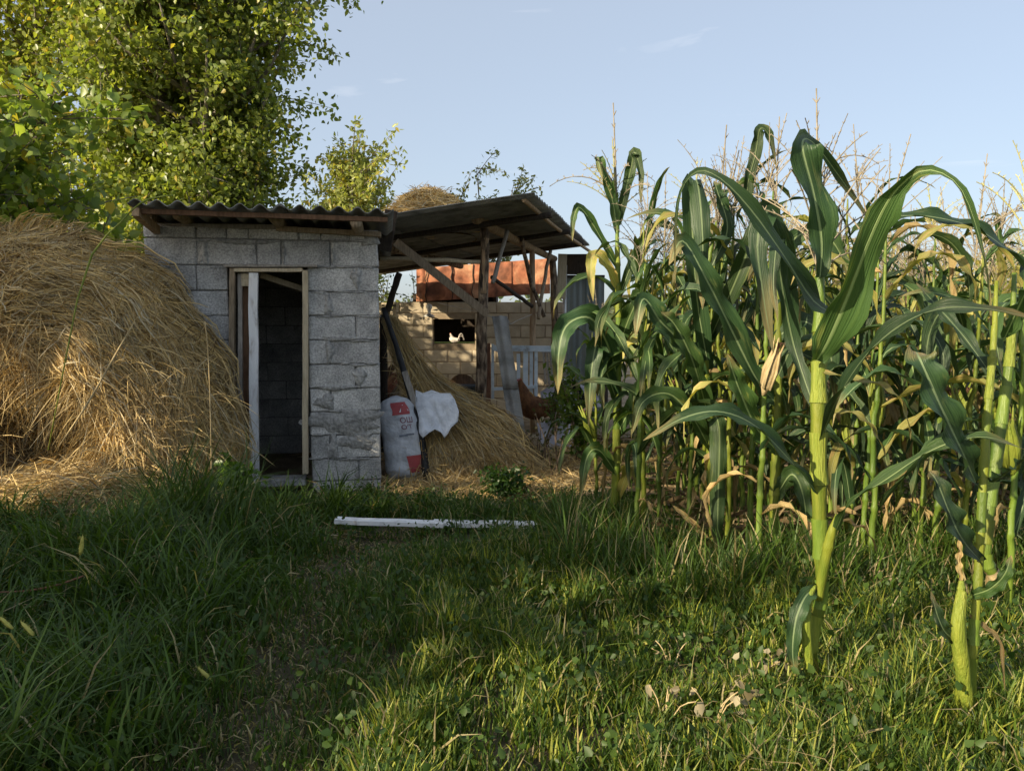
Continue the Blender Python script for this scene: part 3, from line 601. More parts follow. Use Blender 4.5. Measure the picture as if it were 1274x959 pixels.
for k, (f0, f1) in enumerate(((0, .52), (.50, 1))):
    O = a + RdS * f0 - Vector((0, .012 * k, 0)); 
    corr(sl, O, Vector((1, -.12, 0)), RdS, 1.45, .115, .018, RdS.length * (f1 - f0), name='strip', ph=.25, mat=MT['slate'])

# bulb on a plate, hanging wires
bl = empty('light_bulb', at(534, 392, 11.6)); tag(bl, 'unlit pale light bulb standing on a small tin plate above the wall opening', 'light bulb')
b0 = at(534, 393, 11.6); mb = MB(); mb.tube([b0 + Vector((0, 0, z)) for z in (.03, .05, .09, .12, .15, .17, .182)], [.02, .022, .03, .045, .046, .03, .005], 14); mb.build('globe', MT['bulb'], bl)
mb = MB(); mb.tube([b0 + Vector((0, 0, -.012)), b0, b0 + Vector((0, 0, .035))], [.085, .08, .022], 16); mb.build('plate', MT['tin'], bl)
mb = MB(); mb.bar(b0 + Vector((0, 0, -.01)), b0 + Vector((0, 1.08, -.03)), .02, .02); mb.build('bracket', MT['wood'], bl)
wr = MB(); wr.tube(poly([at(545, 377, 11.6), at(585, 386, 10), at(604, 391, 8.3), at(630, 404, 8.9), at(645, 398, 9.4), at(662, 391, 9.9)], 20), .005, 5)
wr.tube([at(632, 398, 8.9), at(635, 403, 8.9), at(631, 406, 8.9), at(633, 400, 8.9)], .008, 5)
tag(wr.build('wire', MT['wire'], origin=at(604, 391, 8.3)), 'thin slack wire strung from the yard wall across the posts', 'wire')

# ------------------------------------------------------------------ birds
def bird(name, label, base, s, face, body_mat, neck_mat, tail_mat, tail_n, tail_len, sit=False, cat='rooster', tail_up=1.0):
    o = empty(name, base); tag(o, label, cat)
    Mx = Matrix.Rotation(face, 3, 'Z'); W = lambda x, y, z: Vector(base) + Mx @ (Vector((x, y, z)) * s)
    h = 0.0 if sit else .17
    mb = MB(); pts = poly([(-.20, 0, h + .16), (-.14, 0, h + .13), (-.04, 0, h + .11), (.06, 0, h + .12), (.12, 0, h + .17), (.15, 0, h + .24), (.165, 0, h + .31), (.18, 0, h + .355), (.20, 0, h + .36)], 20)
    rad = np.interp(np.linspace(0, 1, 21), [0, .1, .3, .5, .62, .75, .85, .93, 1], [.02, .07, .115, .11, .085, .052, .034, .036, .012])
    mb.tube([W(*p) for p in pts], [r * s for r in rad], 14); mb.build('body', body_mat, o)
    mb = MB()
    for k in range(26):
        t = random.uniform(0, 2 * math.pi); c0 = Vector((.168, 0, h + .31)); e = Vector((.11 + random.uniform(-.03, .04), 0, h + .17))
        r0, r1 = .03, .085; a = c0 + Vector((math.cos(t) * r0, math.sin(t) * r0, 0)); b = e + Vector((math.cos(t) * r1 * .9, math.sin(t) * r1, random.uniform(-.02, .02)))
        mb.tube([W(*a), W(*(a.lerp(b, .5) + Vector((0, 0, .01)))), W(*b)], [.007 * s, .014 * s, .002 * s], 5)
    mb.build('hackle', neck_mat, o)
    mb = MB()
    for k in range(tail_n):
        y = random.uniform(-.04, .04); L = tail_len * random.uniform(.75, 1.1); up = random.uniform(.6, 1.2) * tail_up
        pts = [(-.14, y * .5, h + .15), (-.19, y, h + .15 + .13 * up), (-.25 - .3 * L, y * 1.3, h + .15 + .2 * up), (-.28 - .62 * L, y * 1.5, h + .15 + .12 * up), (-.30 - .75 * L, y * 1.6, h + .13 - .02 * up)]
        mb.tube([W(*p) for p in poly(pts, 8)], [s * r for r in (.012, .02, .026, .028, .028, .026, .022, .014, .003)], 6, flat=.35)
    mb.build('tail', tail_mat, o)
    for sd in (-1, 1):
        mb = MB(); mb.grid(lambda u, v: W(.08 - .22 * u, sd * (.085 + .028 * math.sin(math.pi * v)), h + .19 - .10 * v - .02 * u + .0), 8, 6); mb.build('wing', tail_mat if sit else body_mat, o)
        if not sit:
            mb = MB(); mb.tube([W(-.02, sd * .05, h + .04), W(-.03, sd * .05, h - .05), W(0, sd * .05, .01)], [.03 * s, .012 * s, .008 * s], 7)
            for a_ in (-.5, 0, .5): mb.tube([W(0, sd * .05, .01), W(.07 * math.cos(a_), sd * .05 + .07 * math.sin(a_), .006)], [.008 * s, .003 * s], 5)
            mb.build('leg', MT['palewood'], o)
    mb = MB(); mb.tube([W(.205, 0, h + .355), W(.24, 0, h + .345)], [.012 * s, .002 * s], 6); mb.build('beak', MT['palewood'], o)
    mb = MB()
    for k in range(4): mb.tube([W(.165 + k * .012, 0, h + .375), W(.165 + k * .013, 0, h + .41 - abs(k - 1.5) * .008)], [.009 * s, .003 * s], 5, flat=.4)
    mb.tube([W(.2, 0, h + .335), W(.205, 0, h + .30)], [.008 * s, .012 * s], 5); mb.build('comb', MT['comb'], o)
    return o
rb = at(669, 544, 9.6); rb.z = 0
bird('rooster', 'brown rooster with a drooping black tail beside the slate strip', rb, 1.3, R(196), MT['feather_brown'], MT['feather_gold'], MT['feather_black'], 16, .25)
hb = at(566, 424.5, 12.85); hb.z = oz[0] + .0
bird('hen', 'small white hen sitting in the dark opening of the yard wall', hb, .42, R(170), MT['feather_white'], MT['feather_white'], MT['feather_white'], 8, .1, sit=True, cat='hen')

# ------------------------------------------------------------------ sacks
def sack(name, label, base, top, r, matl, prints=None, sq=.8, seed=0, nose=None):
    rnd = random.Random(seed); base = Vector(base); top = Vector(top); ax = top - base; H = ax.length; axn = ax.normalized()
    sx = Vector((1, 0, 0)); sx = (sx - axn * sx.dot(axn)).normalized(); sy = axn.cross(sx)   # sy points away from the camera
    def S(u, v, off=0):
        t = 2 * math.pi * u; pr = np.interp(v, [0, .04, .12, .3, .5, .7, .86, .95, 1], [.55, .86, 1.0, 1.04, 1.0, .99, .9, .66, .12])
        wr = .022 * math.sin(9 * v * 3.1 + 2.3 * math.sin(t + seed)) * (1 + .4 * math.sin(3 * t)) + .018 * math.sin(3 * t + 5 * v + seed) + .012 * math.sin(7 * t + 17 * v) + .010 * math.sin(31 * v + 4 * t)
        c, s_ = math.cos(t), math.sin(t); k = pr * r * (1 + wr) + off
        return base + ax * v + sx * (abs(c) ** .85 * math.copysign(1, c)) * k + sy * (abs(s_) ** .85 * math.copysign(1, s_)) * k * sq + sx * .02 * math.sin(v * 5)
    o = empty(name, base); tag(o, label, 'sack')
    mb = MB(); mb.grid(S, 40, 44, closed_u=True); mb.add([S(i / 40, 0) for i in range(40)], [tuple(range(39, -1, -1))]); mb.add([S(i / 40, 1) for i in range(40)], [tuple(range(40))]); mb.build('body', matl, o)
    if prints: prints(o, S, H, r)
    return o
# camera side is u around .75 (sin=-1)
def prints(o, S, H, r):
    def patch(u0, u1, v0, v1, mat, name, f=lambda s, t: (s, t), n=10):
        mb = MB(); mb.grid(lambda s, t: S(u0 + (u1 - u0) * f(s, t)[0], v0 + (v1 - v0) * f(s, t)[1], .004), n, n); mb.build(name, mat, o)
    patch(.73, .86, .76, .91, MT['sackprint'], 'red_print', lambda s, t: (s + .06 * math.sin(t * 5), t))
    mb = MB(); mb.add([S(.775, .79, .007), S(.86, .80, .007), S(.815, .88, .007)], [(0, 1, 2)]); mb.build('print_triangle', MT['sack'], o)
    patch(.78, .90, .07, .27, MT['sackprint'], 'red_print', lambda s, t: (s - .22 * (t - .5) * (1 - s), t))
    patch(.745, .80, .50, .525, MT['greyprint'], 'grey_print', n=6)
    patch(.79, .85, .51, .53, MT['greyprint'], 'grey_print', n=6)
    for txt, uc, vc, hgt in (('\u041e\u0428', .765, .66, .05), ('O\u2018T', .765, .585, .042)):
        cu = bpy.data.curves.new('txt', 'FONT'); cu.body = txt; cu.size = 1; cu.resolution_u = 3; ob = bpy.data.objects.new('txt', cu); COL.objects.link(ob)
        bpy.context.view_layer.update(); me = bpy.data.meshes.new_from_object(ob.evaluated_get(bpy.context.evaluated_depsgraph_get())); bpy.data.objects.remove(ob)
        sc_ = hgt / .7; inv = wmat(o).inverted()
        for v in me.vertices:
            x, y = v.co.x * sc_, v.co.y * sc_; v.co = inv @ S(uc + x / (2 * math.pi * r), vc + y / H, .010)
        me.materials.clear(); me.materials.append(MT['inkprint']); me.name = 'lettering'; meshobj('lettering', me, o)
sb = at(505, 597, 6.95); sb.z = 0.0
sack('grain_sack', 'upright white woven sack with red print beside the shed corner', sb, at(494, 492, 7.05), .185, MT['sack'], prints, seed=1)
# limp white bag draped on the straw
def limp():
    o = empty('empty_bag', at(543, 545, 6.95)); tag(o, 'crumpled white plastic bag hanging over the straw beside the plank', 'bag')
    outl = [(517, 485), (526, 489), (537, 485), (548, 489), (560, 489), (566, 497), (571, 512), (570, 524), (561, 532), (557, 540), (553, 545), (549, 538), (541, 534), (533, 539), (526, 545), (521, 538), (521, 520), (517, 503)]
    n = len(outl); cx, cy = 543, 512; mb = MB(); rings = 9; vs = []
    for side in (0, 1):
        for k in range(rings + 1):
            f = k / rings
            for i, (x, y) in enumerate(outl):
                px = cx + (x - cx) * f; py = cy + (y - cy) * f
                bul = (1 - f ** 8) * .012 + .018 * abs(math.sin(px * .22 - (py - 485) * .10)) * (py - 480) / 40 + .012 * abs(math.sin(px * .13 + py * .09)) + .015 * abs(math.sin(px * .07 - py * .12 + 1)) + .006 * math.sin(px * .5 - py * .21) + .0028 * (py - 512) * (.4 + f) + .012 * f * math.sin(px * .42 + .6 * math.sin(py * .1)) 
                vs.append(at(px, py, 6.98 + (-bul if side == 0 else .05)))
    fs = []; g = (rings + 1) * n
    for s_ in (0, 1):
        for k in range(rings):
            for i in range(n):
                a = s_ * g + k * n + i; b = s_ * g + k * n + (i + 1) % n; fs.append((a, b, b + n, a + n) if s_ == 0 else (a, a + n, b + n, b))
    for i in range(n): a = rings * n + i; b = rings * n + (i + 1) % n; fs.append((a, b, g + b, g + a))
    mb.add(vs, fs, True); mb.build('body', MT['sack'], o)
limp()
# black bent strip and grey plank leaning at the gap
o = empty('leaning_pole', at(532, 597, 6.85)); o.location.z = 0; tag(o, 'black rubber covered pole leaning by the white sack', 'pole')
mb = MB(); mb.tube(poly([at(477, 384, 7.4), at(489, 418, 7.3), at(502, 460, 7.2), at(514, 505, 7.05), at(524, 545, 6.95), at(531, 597, 6.86)], 16), [.04] * 5 + [.046] * 6 + [.06] * 4 + [.07, .06], 8, jit=.12, flat=.6); mb.build('shaft', MT['black'], o)
o = empty('leaning_plank', at(541, 560, 6.9)); o.location.z = .1; tag(o, 'narrow grey plank leaning beside the black pole over the sack', 'plank')
mb = MB(); mb.bar(at(503, 462, 7.05), at(519, 510, 7.02), .05, .022, up=(0, 1, 0), segs=4, wob=.002); mb.build('board', MT['greywood'], o)
# rusty clutter left of the pole
o = empty('rusty_tub', at(486, 500, 8.9)); o.location.z = .3; tag(o, 'rusty brown tub tipped behind the white sack', 'tub')
c = at(487, 487, 8.9); mb = MB(); ax = Vector((-.5, -.3, .6)).normalized()
mb.tube([c - ax * .14, c - ax * .13, c, c + ax * .12, c + ax * .11, c - ax * .1], [.02, .11, .15, .18, .165, .10], 20, cap=True); mb.build('bowl', MT['rust'], o)
mb = MB(); mb.tube([c + ax * (.115 + .01 * k) for k in range(2)], .185, 20, cap=False); mb.build('rim', MT['rust'], o)
o = empty('dark_board', at(480, 468, 8.6)); tag(o, 'short dark charred board leaning in the gap beside the shed', 'board')
mb = MB(); mb.bar(at(470, 480, 8.6), at(490, 455, 8.7), .07, .03, up=(0, 1, 0), segs=3, wob=.003); mb.build('plank', MT['brownwood'], o)
o = empty('log', at(497, 505, 8.3)); o.location.z = .2; tag(o, 'tan cut log lying behind the black pole', 'log')
mb = MB(); mb.tube([at(486, 506, 8.5), at(503, 482, 8.6)], .085, 12, jit=.05); mb.build('trunk', MT['peeled'], o)
o = empty('old_trestle', at(483, 440, 11)); o.location.z = 0; tag(o, 'pale wooden frame standing behind the gap left of the yard', 'frame')
for p in ((at(475, 379, 11), at(493, 379, 11)), (at(491, 379, 11), at(491, 440, 11)), (at(476.5, 379, 11), at(476.5, 500, 11))):
    mb = MB(); mb.bar(p[0], p[1], .05, .045, up=(0, 1, 0)); mb.build('bar', MT['palewood'], o)
# tipped pail and dark trough behind the straw
o = empty('brown_basket', at(572, 480, 10.6)); o.location.z = .4; tag(o, 'dark reddish brown round tub lying on its side before the sandy wall', 'tub')
c = at(573, 484, 10.6); mb = MB(); ax = Vector((.25, -1, .1)).normalized(); mb.tube([c + ax * t for t in (-.2, -.18, .12, .14, .13, -.1)], [.02, .15, .2, .205, .185, .13], 22); mb.build('shell', MT['brownwood'], o)
mb = MB(); mb.tube([c + ax * t for t in (-.08, .0, .05)], [.12, .1, .04], 14); mb.build('lump', MT['redwood'], o)
o = empty('trough', at(588, 496, 10)); o.location.z = .35; tag(o, 'dark blue grey trough beside the near post behind the straw', 'trough')
c = at(586, 489, 10); mb = MB(); mb.box(c, (.36, .3, .17), jit=.01); mb.build('body', MT['darkbox'], o)
mb = MB(); mb.box(c + Vector((0, 0, .095)), (.40, .34, .02), jit=.004); mb.build('rim', MT['darkbox'], o)
for px, py, d, sx_, nm, lb in ((649, 466, 10.9, .06, 'pale_bundle', 'small pale beige bundle seen between the gate bars'),):
    o = empty(nm, at(px, 490, d)); tag(o, lb, 'bundle'); mb = MB(); mb.tube([at(px, py + k * 6 - 9, d) for k in range(5)], [.02, .055, .065, .06, .03], 12, jit=.06); mb.build('cloth', MT['palewood'], o)
# rounded slabs at right and the sheet lying behind them
def slabobj(name, label, pts, d0, th, mat, lean=0.0):
    o = empty(name, at(sum(p[0] for p in pts) / len(pts), max(p[1] for p in pts), d0)); o.location.z = 0; tag(o, label, 'slab'); mb = MB(); n = len(pts); ym = max(p[1] for p in pts)
    fr_ = [at(x, y, d0 + lean * (ym - y) / 50) for x, y in pts]; c0 = sum(fr_, Vector()) / n; bk = [p + Vector((0, th, 0)) for p in fr_]; inn = [c0.lerp(p, .93) - Vector((0, .008, 0)) for p in fr_]
    vs = fr_ + bk + inn; fs = [(i, n + i, n + (i + 1) % n, (i + 1) % n) for i in range(n)] + [(i, (i + 1) % n, 2 * n + (i + 1) % n, 2 * n + i) for i in range(n)] + [tuple(range(2 * n, 3 * n)), tuple(range(2 * n - 1, n - 1, -1))]
    mb.add(vs, fs, False); mb.build('face', mat, o)
slabobj('rounded_slab', 'pale lilac grey slab with rounded corners propped in dry weeds', [(668, 527), (690, 522), (703, 521), (710, 528), (714, 541), (712, 556), (704, 566), (690, 570), (680, 566), (672, 552)], 8.6, .05, MT['slab'], .25)
slabobj('leaning_sheet', 'grey fibre sheet lying behind the shrub above the rounded slab', [(672, 488), (700, 470), (742, 486), (748, 506), (712, 515), (676, 516)], 10.1, .03, MT['slab'], .5)
# white plank in the grass
o = empty('white_board', at(540, 662, 5.1)); tag(o, 'long white painted board lying in the grass before the shed', 'board')
z0 = .075
pa, pc_ = at(418, 656, 4.72), at(668, 655, 4.68); pb_ = pa.lerp(pc_, .5)
for p, q, nm in ((pa, pb_ + Vector((.05, 0, 0)), 'plank'), (pb_ - Vector((.02, -.03, -.012)), pc_, 'plank')):
    p = p.copy(); q = q.copy(); p.z = .168 + .02 * (p.x < -.7); q.z = .168; mb = MB(); mb.bar(p, q, .085, .026, segs=5, wob=.003); mb.build(nm, MT['whitepaint'], o)
# canister seen beyond the maize edge
o = empty('canister', at(752, 472, 9.0)); tag(o, 'small white canister with black cap on a post behind the first maize', 'canister')
c = at(753, 470, 9); mb = MB(); mb.tube([c + Vector((0, 0, z)) for z in (0, .01, .11, .13, .14)], [.03, .045, .045, .035, .02], 12); mb.build('body', MT['white'], o)
mb = MB(); mb.tube([c + Vector((0, 0, z)) for z in (.14, .155, .18)], [.024, .026, .02], 10); mb.build('cap', MT['black'], o)
mb = MB(); mb.tube([Vector((c.x, c.y, 0)), c - Vector((0, 0, .005))], .035, 8); mb.build('post', MT['darkwood'], o)

# ------------------------------------------------------------------ straw
GOLD, TAN, BRN, GRY = (.62, .46, .19), (.47, .36, .185), (.17, .115, .05), (.42, .38, .27)
def straw_cols(N, bright=.5):
    t = rng.random(N); c = mixc(TAN, GOLD, rng.random(N)); dk = t < (.34 - .2 * bright); c[dk] = mixc(BRN, TAN, rng.random(dk.sum())); g = t > .86; c[g] = mixc(GRY, (.55, .47, .30), rng.random(g.sum()))
    return c * rng.uniform(.70, 1.25, (N, 1))
hs_ = empty('haystack', (-3.4, 5.9, 0)); tag(hs_, 'big golden heap of loose straw covering the left side of the shed', 'haystack')
HC = np.array([-3.45, .35])
prof = [at(px, py, 6.0 - .1 * (py > 520)) for px, py in ((284, 632), (292, 590), (294, 545), (288, 500), (275, 460), (256, 424), (232, 385), (202, 352), (164, 328), (115, 312), (60, 304), (0, 302), (-80, 302), (-160, 308), (-260, 320), (-360, 390), (-420, 470), (-440, 560), (-440, 640))]
prof = sorted((math.degrees(math.atan2(p.z - HC[1], p.x - HC[0])) % 360 - (360 if p.z < HC[1] and p.x > HC[0] else 0), math.hypot(p.x - HC[0], p.z - HC[1])) for p in prof)
PT, PR = np.array([p[0] for p in prof]), np.array([p[1] for p in prof])
def haysurf(th, r):
    """th degrees in the x-z plane about HC, r 0..1 out to the outline; front bulge towards the camera"""
    Rr = np.interp(th, PT, PR) * r * (1 + .012 * np.sin(th * .21 + 1) + .008 * np.sin(th * .47)); a = np.radians(th); x = HC[0] + Rr * np.cos(a); z = HC[1] + Rr * np.sin(a)
    bul = np.sqrt(np.clip(1 - r ** 3, 0, 1)); y = 6.0 - .80 * bul - .12 * np.clip(1 - z / 1.2, 0, 1)
    y = y + .07 * np.sin(x * 4 + z * 3) * bul + .06 * np.sin(x * 7 - z * 6) * bul + .70 * np.exp(-(((x + 3.3) / .36) ** 4 + ((z - .62) / .30) ** 4)) + .10 * np.exp(-((x + 4.1) / .5) ** 2)
    return x, y, z
# core
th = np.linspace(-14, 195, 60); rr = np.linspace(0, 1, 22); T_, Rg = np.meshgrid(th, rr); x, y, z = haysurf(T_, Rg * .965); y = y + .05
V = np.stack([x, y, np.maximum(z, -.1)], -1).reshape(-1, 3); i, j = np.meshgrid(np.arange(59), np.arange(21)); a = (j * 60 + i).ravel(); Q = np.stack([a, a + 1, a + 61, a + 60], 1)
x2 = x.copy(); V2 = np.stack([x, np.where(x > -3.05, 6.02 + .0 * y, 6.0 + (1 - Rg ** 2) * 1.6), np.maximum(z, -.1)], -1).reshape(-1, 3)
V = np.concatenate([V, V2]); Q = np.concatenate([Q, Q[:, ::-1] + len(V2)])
me = npmesh('core', V, Q, MT['shadecore'], smooth=True); me.transform(wmat(hs_).inverted()); o = meshobj('straw_core', me, hs_); 
def hay_strands(N, thr, rrg, dth, jit, ln_r=0, wid=(.0026, .0052), lift=.04, K=6, outr=.0, bright=.5):
    th0 = rng.uniform(*thr, N); r0 = np.sqrt(rng.uniform(rrg[0] ** 2, rrg[1] ** 2, N)); d = rng.uniform(*dth, N); s = np.linspace(0, 1, K)[None]
    q = rng.normal(0, jit, N)[:, None]; thh = th0[:, None] - d[:, None] * s; rad = np.clip(r0[:, None] + q * s + outr * s * s + rng.normal(0, .02, (N, 1)), .02, 1.09)
    thh = np.clip(thh, -13.5, 194); x, y, z = haysurf(thh, rad); l = rng.uniform(-.02, lift, N)[:, None] + rng.uniform(-.5, 1, N)[:, None] * lift * s ** 2
    P = np.stack([x, y - l * .8, z + l * .6], -1); P += rng.normal(0, .008, P.shape) * s[..., None]
    bd = np.sin(r0 * 47 + 2.5 * np.sin(th0 * .09) + 4 * np.sin(th0 * .031)) * .6 + .4 * np.sin(r0 * 113 + th0 * .21)
    P[..., 1] -= (.045 * bd)[:, None] * (.3 + .7 * s); P[..., 2] += (.02 * bd)[:, None]
    P[..., 2] = np.maximum(P[..., 2], .02)
    W = rng.uniform(*wid, N)[:, None] * np.array([.6] + [1] * (K - 2) + [.25])[None]
    return P, W, straw_cols(N, bright) * (1 + .28 * bd)[:, None] * (1 - .3 * np.exp(-((th0 - 150) / 40) ** 2))[:, None]  # last factor darkens the left part: weaker light there painted into the straw
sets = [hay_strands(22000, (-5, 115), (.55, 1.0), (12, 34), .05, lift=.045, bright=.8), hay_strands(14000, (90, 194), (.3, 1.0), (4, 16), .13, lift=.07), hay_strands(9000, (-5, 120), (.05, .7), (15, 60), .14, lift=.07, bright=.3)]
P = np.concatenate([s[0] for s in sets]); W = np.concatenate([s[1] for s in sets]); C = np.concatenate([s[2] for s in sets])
# random straws poking about
N = 14000; th0 = rng.uniform(-6, 190, N); r0 = np.sqrt(rng.random(N)); x, y, z = haysurf(th0, r0); dirs = rng.normal(size=(N, 3)); dirs[:, 1] = -abs(dirs[:, 1]) * .6; dirs[:, 2] -= .55
dirs /= np.linalg.norm(dirs, axis=1, keepdims=True); L = rng.uniform(.12, .6, N); s = np.linspace(-.35, .65, 6)[None, :, None]
base = np.stack([x, y - .02, z], -1); Pq = base[:, None] + dirs[:, None] * s * L[:, None, None]; Pq[..., 2] -= (s[..., 0] ** 2) * L[:, None] * .5; Pq[..., 2] = np.maximum(Pq[..., 2], .02)
Wq = rng.uniform(.0018, .0038, N)[:, None] * np.array([.6, 1, 1, 1, .8, .3])[None]
P = np.concatenate([P, Pq]); W = np.concatenate([W, Wq]); C = np.concatenate([C, straw_cols(N)])
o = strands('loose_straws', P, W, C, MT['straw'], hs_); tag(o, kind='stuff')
# low spill in front of the stack
def mound_strands(N, cx, cy, ax, ay, h, L=(.15, .5), zoff=None, droop=.5, seedcol=.5, K=6, wid=(.002, .0038), flow=None):
    t = rng.random(N) * 2 * np.pi; r = np.sqrt(rng.random(N)); x = cx + np.cos(t) * r * ax; y = cy + np.sin(t) * r * ay
    zb = gz(x, y) if zoff is None else zoff(x, y); z = zb + h * np.clip(1 - r ** 2, 0, 1) * rng.uniform(.72, 1.06, N) + .01
    d = rng.normal(size=(N, 3)); d[:, 2] *= .35
    if flow is not None: d = d * .6 + np.array(flow)
    d /= np.linalg.norm(d, axis=1, keepdims=True); s = np.linspace(-.5, .5, K)[None, :, None]; Ls = rng.uniform(*L, N)[:, None, None]
    P = np.stack([x, y, z], -1)[:, None] + d[:, None] * s * Ls; P[..., 2] -= droop * (s[..., 0] ** 2) * Ls[..., 0] * rng.uniform(.2, 1.4, (N, 1)); 
    gzz = (gz(P[..., 0], P[..., 1]) if zoff is None else zoff(P[..., 0], P[..., 1])) + .006; P[..., 2] = np.maximum(P[..., 2], gzz)
    W = rng.uniform(*wid, N)[:, None] * np.array([.6] + [1] * (K - 2) + [.3])[None]; return P, W, straw_cols(N, seedcol)
def moundcore(cx, cy, ax, ay, h, parent, zb=0.0):
    mb = MB(); mb.grid(lambda u, v: Vector((cx + math.cos(2 * math.pi * u) * ax * v, cy + math.sin(2 * math.pi * u) * ay * v, zb(cx + math.cos(2 * math.pi * u) * ax * v, cy + math.sin(2 * math.pi * u) * ay * v) - .015 + h * .8 * (1 - v * v))), 28, 8, closed_u=True)
    o = mb.build('straw_core', MT['shadecore'], parent); return o
sp = empty('straw_spill', (-2.9, 4.95, .05)); tag(sp, 'low mound of paler trampled straw at the foot of the haystack', 'straw pile')
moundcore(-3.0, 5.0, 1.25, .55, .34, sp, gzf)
a = mound_strands(8500, -3.0, 5.0, 1.3, .62, .36); b = mound_strands(3000, -2.6, 4.8, 1.5, .6, .08)
o = strands('loose_straws', *[np.concatenate([u_, v_]) for u_, v_ in zip(a, b)], MT['straw'], sp); tag(o, kind='stuff')
# straw leaning between sack and slate strip
cs = empty('straw_sheaf', at(590, 590, 7.2)); cs.location.z = 0; tag(cs, 'long stemmed straw heaped and leaning between the sack and the slate strip', 'straw pile')
ridge = [at(484, 396, 8.1), at(499, 432, 8.0), at(524, 466, 7.9), at(560, 490, 7.8), at(598, 508, 7.7), at(630, 528, 7.6), at(648, 560, 7.5), at(656, 592, 7.3)]
rd = np.array([list(p) for p in poly(ridge, 60)])
def ridge_at(t): k = np.clip(t, 0, 1) * 60; i = np.minimum(k.astype(int), 59); f = (k - i)[..., None]; return rd[i] * (1 - f) + rd[i + 1] * f
gl, gr = at(533, 602, 6.85), at(660, 596, 7.15); gl = np.array([gl.x, gl.y, .0]); gr = np.array([gr.x, gr.y, 0.0])
N = 12000; t0 = rng.random(N) ** 1.1 * .8; dt = rng.uniform(.12, .38, N); K = 7; s = np.linspace(0, 1, K)[None]
tt = t0[:, None] + dt[:, None] * s; A = ridge_at(tt); q = rng.random(N)[:, None]        # q: how far down the front face the strand lies
foot = gl[None, None] + (gr - gl)[None, None] * np.clip((tt[..., None] - .18) / .8, 0, 1) + np.array([0, 0, .0])
qq = (q * .75 * np.clip(tt * 1.6 - .1, 0, 1)) + (np.where(rng.random((N, 1)) < .5, s ** 2 * .5, 0)) * np.clip(tt * 2 - .3, 0, 1); qq = np.clip(qq, 0, 1)
P = A * (1 - qq[..., None]) + foot * qq[..., None]; P[..., 1] -= .22 * np.sin(np.pi * qq) * np.clip(tt * 2, 0, 1)
P += rng.normal(0, .035, (N, 1, 3)) + rng.normal(0, .010, P.shape) + rng.normal(0, .09, (N, 1, 3)) * (s[..., None] ** 2) * np.array([1, .5, .5]); P[..., 2] = np.maximum(P[..., 2] + .04 * np.sin(np.pi * s), .01)
W = rng.uniform(.002, .004, N)[:, None] * np.array([.6] + [1] * (K - 2) + [.3])[None]
N2 = 9000; t1 = rng.uniform(.25, 1, N2); A2 = ridge_at(t1); f2 = gl + (gr - gl) * np.clip((t1[:, None] - .2) / .8 + rng.normal(0, .1, (N2, 1)), 0, 1); qs = rng.random(N2)[:, None] * .7; ln = rng.uniform(.25, .6, N2)[:, None]
qv = np.clip(qs + ln * s, 0, 1)[..., None]; P2 = A2[:, None] * (1 - qv) + f2[:, None] * qv; P2[..., 1] -= .25 * np.sin(np.pi * qv[..., 0]) + .02; P2[..., 0] += (rng.normal(0, .09, (N2, 1)) * s + .05 * np.sin(3 * s + rng.random((N2, 1)) * 6)); P2 += rng.normal(0, .012, (N2, 1, 3)); P2[..., 2] = np.maximum(P2[..., 2], .01)
W2 = rng.uniform(.002, .0036, N2)[:, None] * np.array([.6] + [1] * (K - 2) + [.3])[None]
N3 = 5200; t3 = rng.uniform(.12, 1, N3); v3 = rng.random(N3)[:, None] ** .8; c3 = ridge_at(t3) * (1 - v3) + (gl + (gr - gl) * np.clip((t3[:, None] - .2) / .8, 0, 1)) * v3; c3[:, 1] -= .24 * np.sin(np.pi * v3[:, 0])
d3 = rng.normal(size=(N3, 3)) + np.array([.5, -.4, -.9]); d3 /= np.linalg.norm(d3, axis=1, keepdims=True); P3 = c3[:, None] + d3[:, None] * (np.linspace(-.4, .6, K)[None, :, None] * rng.uniform(.1, .45, (N3, 1, 1))); P3[..., 2] -= rng.uniform(0, .12, (N3, 1)) * s ** 2; P3[..., 2] = np.maximum(P3[..., 2], .01)
W3 = rng.uniform(.002, .0038, N3)[:, None] * np.array([.6] + [1] * (K - 2) + [.3])[None]
o = strands('loose_straws', np.concatenate([P, P2, P3]), np.concatenate([W, W2, W3]), np.concatenate([straw_cols(N, .3), straw_cols(N2, .6), straw_cols(N3, .8)]), MT['straw'], cs); tag(o, kind='stuff')
mb = MB()
def core(u, v):
    A_ = ridge_at(np.array([.12 + .86 * u]))[0]; f_ = gl + (gr - gl) * max(0, (u - .05)) ; p = A_ * (1 - v) + f_ * v; p[1] += .06 - .16 * math.sin(math.pi * v); return Vector(p)
mb.grid(core, 24, 10); mb.grid(lambda u, v: core(1 - u, v) + Vector((0, .35 * math.sin(math.pi * min(v, 1)) + .02, 0)), 24, 10); o = mb.build('straw_core', MT['shadecore'], cs)
# litter
lt = [mound_strands(2600, -.35, 6.55, 1.0, .55, .02, L=(.1, .4), droop=.1), mound_strands(2200, .35, 7.1, .8, .6, .06, L=(.1, .4)), mound_strands(1500, .6, 8.0, .9, .9, .04), mound_strands(1500, -1.4, 9.5, 1.2, 1.8, .03)]
o = strands('straw_litter', *[np.concatenate([q[i] for q in lt]) for i in range(3)], MT['straw']); tag(o, 'scattered straw stems on the bare ground in front of the yard', 'straw litter', kind='stuff')
